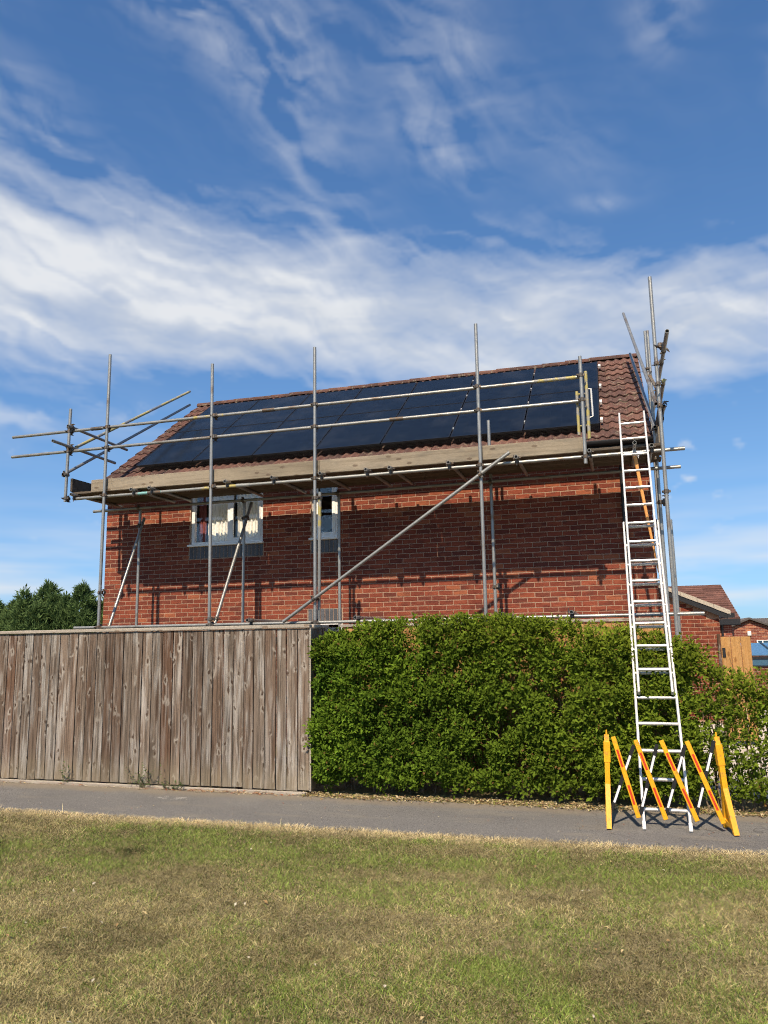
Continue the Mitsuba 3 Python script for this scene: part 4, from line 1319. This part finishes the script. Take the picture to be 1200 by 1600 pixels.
def grass(n, xr, yr, rng):
    x = rng.uniform(*xr, n)
    y = rng.uniform(*yr, n)
    edge = 6.74 + 0.06 * (meshkit.fbm(np.stack([x * 3, 0 * x, 0 * x], 1), 3, 77) - 0.5)
    keep = y < edge
    x, y = x[keep], y[keep]
    n = len(x)
    big = meshkit.fbm(np.stack([x * 0.8, y * 1.15, 0 * x], 1), 4, 51)
    mid = meshkit.fbm(np.stack([x * 2.6, y * 3.4, 0 * x + 3], 1), 3, 53)
    fine = meshkit.fbm(np.stack([x * 9, y * 9, 0 * x + 6], 1), 2, 57)
    # greener belt behind the dry verge, straw at the path, browner towards the viewer
    belt = np.exp(-((y - 5.95) / 0.50) ** 2)
    green = np.clip(0.16 + 0.62 * belt + 2.4 * (big - 0.5) + 1.9 * (mid - 0.5), 0, 1)
    tuft = np.exp(-(((x + 3.84) / 0.17) ** 2 + ((y - 5.63) / 0.09) ** 2))
    green = np.maximum(green, tuft)
    straw = np.clip((y - 6.43 - 0.16 * (mid - 0.5) - 0.14 * (fine - 0.5)) / 0.20, 0, 1)
    green *= 1 - straw
    isgreen = rng.random(n) < (0.08 + 0.80 * green) * (1 - 0.93 * straw)
    cg = np.array([0.092, 0.135, 0.026]) * (1 - rng.random((n, 1))) + np.array([0.175, 0.215, 0.055]) * rng.random((n, 1))
    cg = cg * (1 - 0.68 * tuft[:, None])
    t = rng.random((n, 1))
    cb = np.array([0.225, 0.190, 0.090]) * (1 - t) + np.array([0.50, 0.43, 0.245]) * t
    dk = rng.random(n) < 0.20 + 0.5 * np.clip(0.5 - mid, 0, 1)
    cb[dk] = np.array([0.145, 0.118, 0.052]) * rng.uniform(0.7, 1.1, (dk.sum(), 1))
    cb = cb * (1 - straw[:, None]) + np.array([0.58, 0.48, 0.31]) * straw[:, None] * rng.uniform(0.75, 1.15, (n, 1))
    col = np.where(isgreen[:, None], cg, cb) * np.array([1.08, 1.09, 0.99]) * np.clip(1.0 + 1.1 * (mid - 0.5) + 0.7 * (fine - 0.5), 0.6, 1.35)[:, None]
    h = rng.uniform(0.012, 0.029, n) * (0.75 + 0.6 * fine) * np.where(isgreen, 1.15, 0.9) * (1 + 0.8 * tuft) * (1 + 0.7 * straw * rng.random(n))
    tall = rng.random(n) < 0.006
    h[tall] *= rng.uniform(1.5, 2.4, tall.sum())
    az = rng.uniform(0, 2 * np.pi, n)
    lean = rng.uniform(0.2, 1.35, n) * np.where(isgreen, 0.85, 1.1)
    d = np.stack([np.cos(az) * np.sin(lean), np.sin(az) * np.sin(lean), np.cos(lean)], 1)
    s = np.stack([-np.sin(az), np.cos(az), 0 * az], 1)
    a2 = rng.uniform(0, 2 * np.pi, n)
    s = s * np.cos(a2)[:, None] * 0.5 + np.stack([np.cos(a2), np.sin(a2), 0 * a2], 1)
    s /= np.linalg.norm(s, axis=1, keepdims=True)
    w = rng.uniform(0.0010, 0.0024, n)[:, None]
    L = (h / np.maximum(np.cos(lean), 0.45))[:, None]
    p = np.stack([x, y, np.full(n, -0.003)], 1)
    m = p + d * L * 0.55
    tip = p + d * L - np.array([0, 0, 1]) * L * 0.12 * rng.random((n, 1)) + np.stack([np.cos(az), np.sin(az), 0 * az], 1) * L * 0.15
    v = np.stack([p - s * w, p + s * w, m - s * w * 0.85, m + s * w * 0.85, tip], 1).reshape(-1, 3)
    o = np.arange(n)[:, None] * 5
    f = np.stack([o + [0, 1, 3], o + [0, 3, 2], o + [2, 3, 4]], 1).reshape(-1, 3)
    return (v, f), np.repeat(col, 5, 0)


rng = np.random.default_rng(99)
parts_v, parts_f, parts_c, off = [], [], [], 0
for n, xr, yr in ((240000, (-4.2, 1.6), (2.2, 4.3)), (225000, (-6.6, 2.0), (4.3, 6.8)), (40000, (-12, -6.6), (4.0, 6.8)), (20000, (2.0, 6.0), (3.0, 6.8))):
    (v, f), c = grass(n, xr, yr, rng)
    parts_v.append(v); parts_f.append(f + off); parts_c.append(c); off += len(v)
struct('grass', (np.vstack(parts_v), np.vstack(parts_f)), 'grass_blade', 'short parched grass, green in a belt and straw-coloured along the path', kind='stuff', color=np.vstack(parts_c))

# a few dry leaves lying on the lawn and crumbs on the path
n = 170
lx, ly = rng.uniform(-6, 1.6, n), rng.uniform(3.0, 6.6, n)
b = np.stack([lx, ly, rng.uniform(0.018, 0.032, n)], 1)
dd = np.stack([rng.normal(0, 1, n), rng.normal(0, 1, n), rng.normal(0, 0.25, n)], 1)
v, f = leaf_batch(b, dd, np.stack([rng.normal(0, 0.3, n), rng.normal(0, 0.3, n), np.ones(n)], 1), rng.uniform(0.015, 0.04, n), rng.uniform(0.01, 0.02, n))
pal3 = np.array([[0.50, 0.40, 0.22], [0.30, 0.20, 0.10], [0.55, 0.50, 0.40]])
struct('fallen_leaves', (v, f), 'litter_flake', 'scattered small dry leaves on the lawn', kind='stuff', color=np.repeat(pal3[rng.integers(0, 3, n)], 5, 0))
n = 260
lx, ly = rng.uniform(-7.5, 2.5, n), rng.uniform(6.75, 8.0, n)
b = np.stack([lx, ly, rng.uniform(0.002, 0.006, n)], 1)
dd = np.stack([rng.normal(0, 1, n), rng.normal(0, 1, n), rng.normal(0, 0.15, n)], 1)
v, f = leaf_batch(b, dd, np.stack([rng.normal(0, 0.3, n), rng.normal(0, 0.3, n), np.ones(n)], 1), rng.uniform(0.006, 0.022, n), rng.uniform(0.004, 0.012, n))
struct('path_crumbs', (v, f), 'litter_flake', 'tiny dry crumbs scattered on the footpath', kind='stuff', color=np.repeat(pal2[rng.integers(0, 4, n)], 5, 0))

# ------------------------------------------------------------------ conifers on the left


def conifer(label, x, y, h, r, rng, leaders=3):
    t = thing('conifer_tree', label, 'tree', 'conifers beyond the fence')
    part(t, 'trunk', rings([[x, y, -0.03], [x + 0.05, y, h * 0.6], [x, y, h * 0.93]], [0.16, 0.09, 0.015], 8), 'bark', 30)
    n = 9000
    B, D, C = [], [], []
    tops = [(0, 0, 1.0)] + [(rng.normal(0, r * 0.45), rng.normal(0, r * 0.4), rng.uniform(0.74, 0.93)) for _ in range(leaders)]
    for i, (ox, oy, hh) in enumerate(tops):
        m = n // (1 + len(tops)) * (2 if i == 0 else 1)
        u = rng.random(m) ** 0.75
        z = h * hh * (0.10 + 0.90 * u)
        rad = (r if i == 0 else r * 0.6) * (1 - u) ** 0.8 + 0.03
        a = rng.uniform(0, 2 * np.pi, m)
        # boughs: foliage gathers on whorls of branches, so gaps stay between them
        bough = meshkit.fbm(np.stack([np.cos(a) * 2.2 + ox, np.sin(a) * 2.2 + oy, z * 2.4], 1), 3, 5 + i)
        rr = rad * 0.85 * (0.30 + 1.25 * bough) * (0.55 + 0.45 * rng.random(m) ** 0.5)
        B.append(np.stack([x + ox + rr * np.cos(a), y + oy + rr * np.sin(a), z - 0.12 * rr + 0.28 * (rr / (rad + 0.01)) ** 2 * np.minimum(rad, 0.8)], 1))
        D.append(np.stack([np.cos(a) * 0.8 + rng.normal(0, 0.3, m), np.sin(a) * 0.8 + rng.normal(0, 0.3, m), 0.55 + rng.normal(0, 0.35, m) + 0.8 * u], 1))
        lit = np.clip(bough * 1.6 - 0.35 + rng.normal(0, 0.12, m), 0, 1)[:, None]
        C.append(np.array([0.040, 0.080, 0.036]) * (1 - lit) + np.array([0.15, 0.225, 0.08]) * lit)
        # upswept sprays standing out of the crown, the topmost making a feathery leader
        for _ in range(85 if i == 0 else 50):
            us = rng.uniform(0.12, 1.0)
            a_ = rng.uniform(0, 2 * np.pi)
            ln = (r if i == 0 else r * 0.6) * (1 - us) ** 0.8 * rng.uniform(0.75, 1.3) + rng.uniform(0.12, 0.38)
            el = math.radians(rng.uniform(22, 52))
            d0 = np.array([math.cos(a_) * math.cos(el), math.sin(a_) * math.cos(el), math.sin(el)])
            p0 = np.array([x + ox, y + oy, h * hh * us - ln * 0.45])
            k = int(16 + ln * 42)
            t_ = rng.uniform(0.25, 1.0, k)[:, None]
            B.append(p0 + d0 * ln * t_ + rng.normal(0, 0.055, (k, 3)) * (1.15 - t_))
            D.append(d0 + rng.normal(0, 0.45, (k, 3)))
            lt = rng.uniform(0.3, 1.0, (k, 1))
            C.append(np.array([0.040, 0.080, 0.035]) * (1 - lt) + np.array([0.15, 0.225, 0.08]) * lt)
        k = 46
        tz = rng.uniform(0.0, 0.7, k)
        ta = rng.uniform(0, 2 * np.pi, k)
        B.append(np.stack([x + ox + 0.03 * np.cos(ta), y + oy + 0.03 * np.sin(ta), h * hh + 0.25 - tz], 1))
        D.append(np.stack([np.cos(ta) * 0.6, np.sin(ta) * 0.6, rng.uniform(0.5, 1.6, k)], 1))
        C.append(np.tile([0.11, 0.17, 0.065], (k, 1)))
    B, D, C = map(np.concatenate, (B, D, C))
    n = len(B)
    N = rng.normal(0, 1, (n, 3)) + [0, -0.3, 0.6]
    L = rng.uniform(0.12, 0.36, n)
    v, f = leaf_batch(B, D, N, L, L * rng.uniform(0.12, 0.24, n), 0.1)
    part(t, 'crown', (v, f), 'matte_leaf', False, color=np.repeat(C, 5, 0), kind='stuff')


rng = np.random.default_rng(5)
conifer('conifer at the left edge of the picture behind the fence', -28.9, 30.5, 3.65, 1.9, rng)
conifer('tallest conifer behind the fence, second tree from the left edge', -25.6, 30.2, 4.30, 2.2, rng, 5)
conifer('conifer with a single pointed top nearest the house corner', -23.5, 30.0, 4.15, 1.8, rng, 2)
conifer('bushy conifer between the two pointed ones', -24.6, 29.6, 3.75, 1.9, rng, 5)
conifer('low bushy conifer partly hidden behind the left scaffold pole', -22.1, 30.6, 3.75, 1.6, rng, 3)
conifer('low conifer filling the gap beside the leftmost tree', -27.2, 30.0, 3.55, 1.7, rng, 4)

# ------------------------------------------------------------------ buildings on the right
OB = thing('brick_outbuilding', 'low brick outbuilding with a sloping cement-edged roof beside the house', 'outbuilding')
zr = lambda x: 2.376 - (x - 1.116) * 0.44
from shapely.geometry import Polygon
OX0, OX1, OY = 0.53, 1.76, 16.0
poly = Polygon([(OX0, 0), (OX1, 0), (OX1, zr(OX1) - 0.10), (OX0, zr(OX0) - 0.10)])
g = trimesh.creation.extrude_polygon(poly, 0.1, engine='earcut')
g.apply_transform(np.array([[1, 0, 0, 0], [0, 0, 1, OY + 0.0045], [0, 1, 0, 0], [0, 0, 0, 1.0]]))
OW = part(OB, 'wall', g, 'mortar')
part(OB, 'plain_wall', box(OX1 - 0.1, OX1, OY + 0.115, OY + 3, 0, zr(OX1) - 0.12), 'far_brick')
for k in range(0, 34):
    z0 = ZB + 0.075 * k
    odd = k % 2
    for i in range(-1, 7):
        a, b = OX0 - odd * 0.1125 + 0.225 * i, OX0 - odd * 0.1125 + 0.225 * i + 0.215
        a, b = max(a, OX0), min(b, OX1)
        if b - a < 0.04 or z0 + 0.065 > zr(b) - 0.12:
            continue
        g = brick_mesh(b - a)
        g.apply_translation((a, OY + RNG.normal(0, 0.0015), z0))
        if z0 > 1.1:
            part(OW, 'brick', g, 'brick_clay')
        else:
            rest2 = globals().setdefault('rest2', [])
            rest2.append(g)
part(OW, 'brick_courses', cat(rest2), 'brick_clay', kind='stuff')


def sloped(x0, x1, y0, y1, h0, h1):
    v = [[x, y, zr(x) + h] for x in (x0, x1) for y in (y0, y1) for h in (h0, h1)]
    return trimesh.PointCloud(np.array(v)).convex_hull


part(OB, 'roof', sloped(OX0, 1.95, OY - 0.10, OY + 3.1, -0.03, 0.03), 'far_roof')
part(OB, 'barge_board', sloped(OX0, 1.90, OY - 0.12, OY - 0.102, -0.13, -0.032), 'black_plastic')
for i in range(5):
    a = OX0 + i * 0.285
    part(OB, 'verge_tile', sloped(a + 0.004, a + 0.283, OY - 0.14, OY + 0.02, -0.028 + 0.004 * (i % 2), 0.055 - 0.004 * (i % 2)), 'verge_cement')
part(OB, 'gutter', box(1.90, 2.02, OY - 0.14, OY + 3.0, zr(1.95) - 0.08, zr(1.95) + 0.0), 'black_plastic')

B2 = thing('tiled_garage', 'brick building with a low brown tiled roof behind the outbuilding', 'building')
GX0, GX1, GY, GR = -1.0, 3.72, 28.0, 32.4
part(B2, 'wall', cat([box(GX0 + .1, GX1 - 0.25, GY + 0.25, GY + 0.45, 0, 2.05), box(GX1 - 0.45, GX1 - 0.25, GY + .45, 2 * GR - GY - .3, 0, 2.05)]), 'far_brick')
ms = []
nrow = 15
for k in range(nrow):
    y0, y1 = GY + (GR - GY) * k / nrow, GY + (GR - GY) * (k + 1) / nrow + 0.05
    za, zb = 2.12 + (3.47 - 2.12) * k / nrow, 2.12 + (3.47 - 2.12) * (k + 1) / nrow
    v = [[x, y, z] for x in (GX0, GX1) for y, z in ((y0, za - 0.02), (y0, za + 0.035), (y1, zb + 0.008), (y1, zb - 0.03))]
    ms.append(trimesh.PointCloud(np.array(v)).convex_hull)
v = [[x, y, z] for x in (GX0, GX1) for y, z in ((GR, 3.44), (GR, 3.49), (2 * GR - GY, 2.10), (2 * GR - GY, 2.14))]
ms.append(trimesh.PointCloud(np.array(v)).convex_hull)
part(B2, 'roof', cat(ms), 'far_roof')
part(B2, 'fascia', box(GX0, GX1, GY - 0.03, GY + 0.0, 1.92, 2.10), 'black_plastic')
part(B2, 'soffit', box(GX0, GX1, GY + 0.002, GY + 0.25, 1.90, 1.93), 'black_plastic')
part(B2, 'downpipe', rings([[GX1 - 0.55, GY + 0.2, 0], [GX1 - 0.55, GY + 0.2, 1.9]], [0.04, 0.04], 8), 'black_plastic', 30)

B3 = thing('gabled_house', 'far red brick house with its gable end facing the path at the right edge', 'house')
gp = Polygon([(5.0, 0), (6.8 + 1.9, 0), (8.7, 1.0), (5.68, 2.24), (5.0, 1.96)])
g = trimesh.creation.extrude_polygon(gp, 6.0, engine='earcut')
g.apply_transform(np.array([[1, 0, 0, 0], [0, 0, 1, 40.0], [0, 1, 0, 0], [0, 0, 0, 1.0]]))
part(B3, 'wall', g, 'far_brick')
for (xa, za, xb, zb) in ((4.9, 1.93, 5.69, 2.26), (5.69, 2.26, 8.8, 0.98)):
    v = [[x, y, z + h] for x, z in ((xa, za), (xb, zb)) for y in (39.8, 46) for h in (0.0, 0.09)]
    part(B3, 'roof', trimesh.PointCloud(np.array(v)).convex_hull, 'far_slate')
part(B3, 'alarm_box', cbox(5.56, 5.72, 39.9, 39.998, 1.50, 1.72, 0.02), 'white_paint')
w3 = part(B3, 'window', cat([box(5.93, 8.0, 39.93, 39.97, 1.0, 1.03), box(5.93, 8.0, 39.93, 39.97, 1.27, 1.30)] + [box(q, q + 0.05, 39.931, 39.969, 1.03, 1.27) for q in (5.93, 6.15, 6.45, 6.75, 7.05, 7.5, 7.95)]), 'white_upvc')
part(w3, 'pane', box(5.98, 7.95, 39.98, 39.995, 1.03, 1.27), 'blue_glass')
B4 = thing('slate_roof_house', 'far house with a dark grey roof behind the gabled house', 'house')
part(B4, 'wall', box(7.2, 16, 50, 56, 0, 1.3), 'far_brick')
v = [[x, y, z] for x in (7.0, 16.2) for y, z in ((49.7, 1.25), (53, 2.52), (56.3, 1.25))]
part(B4, 'roof', trimesh.PointCloud(np.array(v)).convex_hull, 'far_slate')

CV = thing('conservatory', 'conservatory with a blue tinted glass roof at the right edge', 'conservatory')
part(CV, 'wall', box(2.78, 5.2, 20.0, 22, 0, 0.86), 'far_brick')
part(CV, 'frame', cat([box(2.75, 5.25, 19.95, 20.03, 1.05, 1.10), box(2.75, 5.25, 19.96, 20.03, 0.862, 0.89)] + [box(q, q + 0.05, 19.961, 20.029, 0.89, 1.05) for q in (2.76, 3.3, 3.85, 4.4, 4.95)]), 'black_metal')
for q in (2.80, 3.34, 3.89, 4.44):
    part(CV, 'pane', box(q + 0.015, q + 0.48, 19.99, 20.0, 0.892, 1.048), 'blue_glass')
for i in range(4):
    a = 2.80 + i * 0.55
    v = [[x, y, z + h] for x in (a, a + 0.51) for y, z in ((19.93, 1.11), (21.9, 1.36)) for h in (0, 0.02)]
    part(CV, 'roof_pane', trimesh.PointCloud(np.array(v)).convex_hull, 'blue_glass')
    v = [[x, y, z + h] for x in (a + 0.512, a + 0.548) for y, z in ((19.93, 1.11), (21.9, 1.36)) for h in (0, 0.04)]
    part(CV, 'roof_bar', trimesh.PointCloud(np.array(v)).convex_hull, 'black_metal')
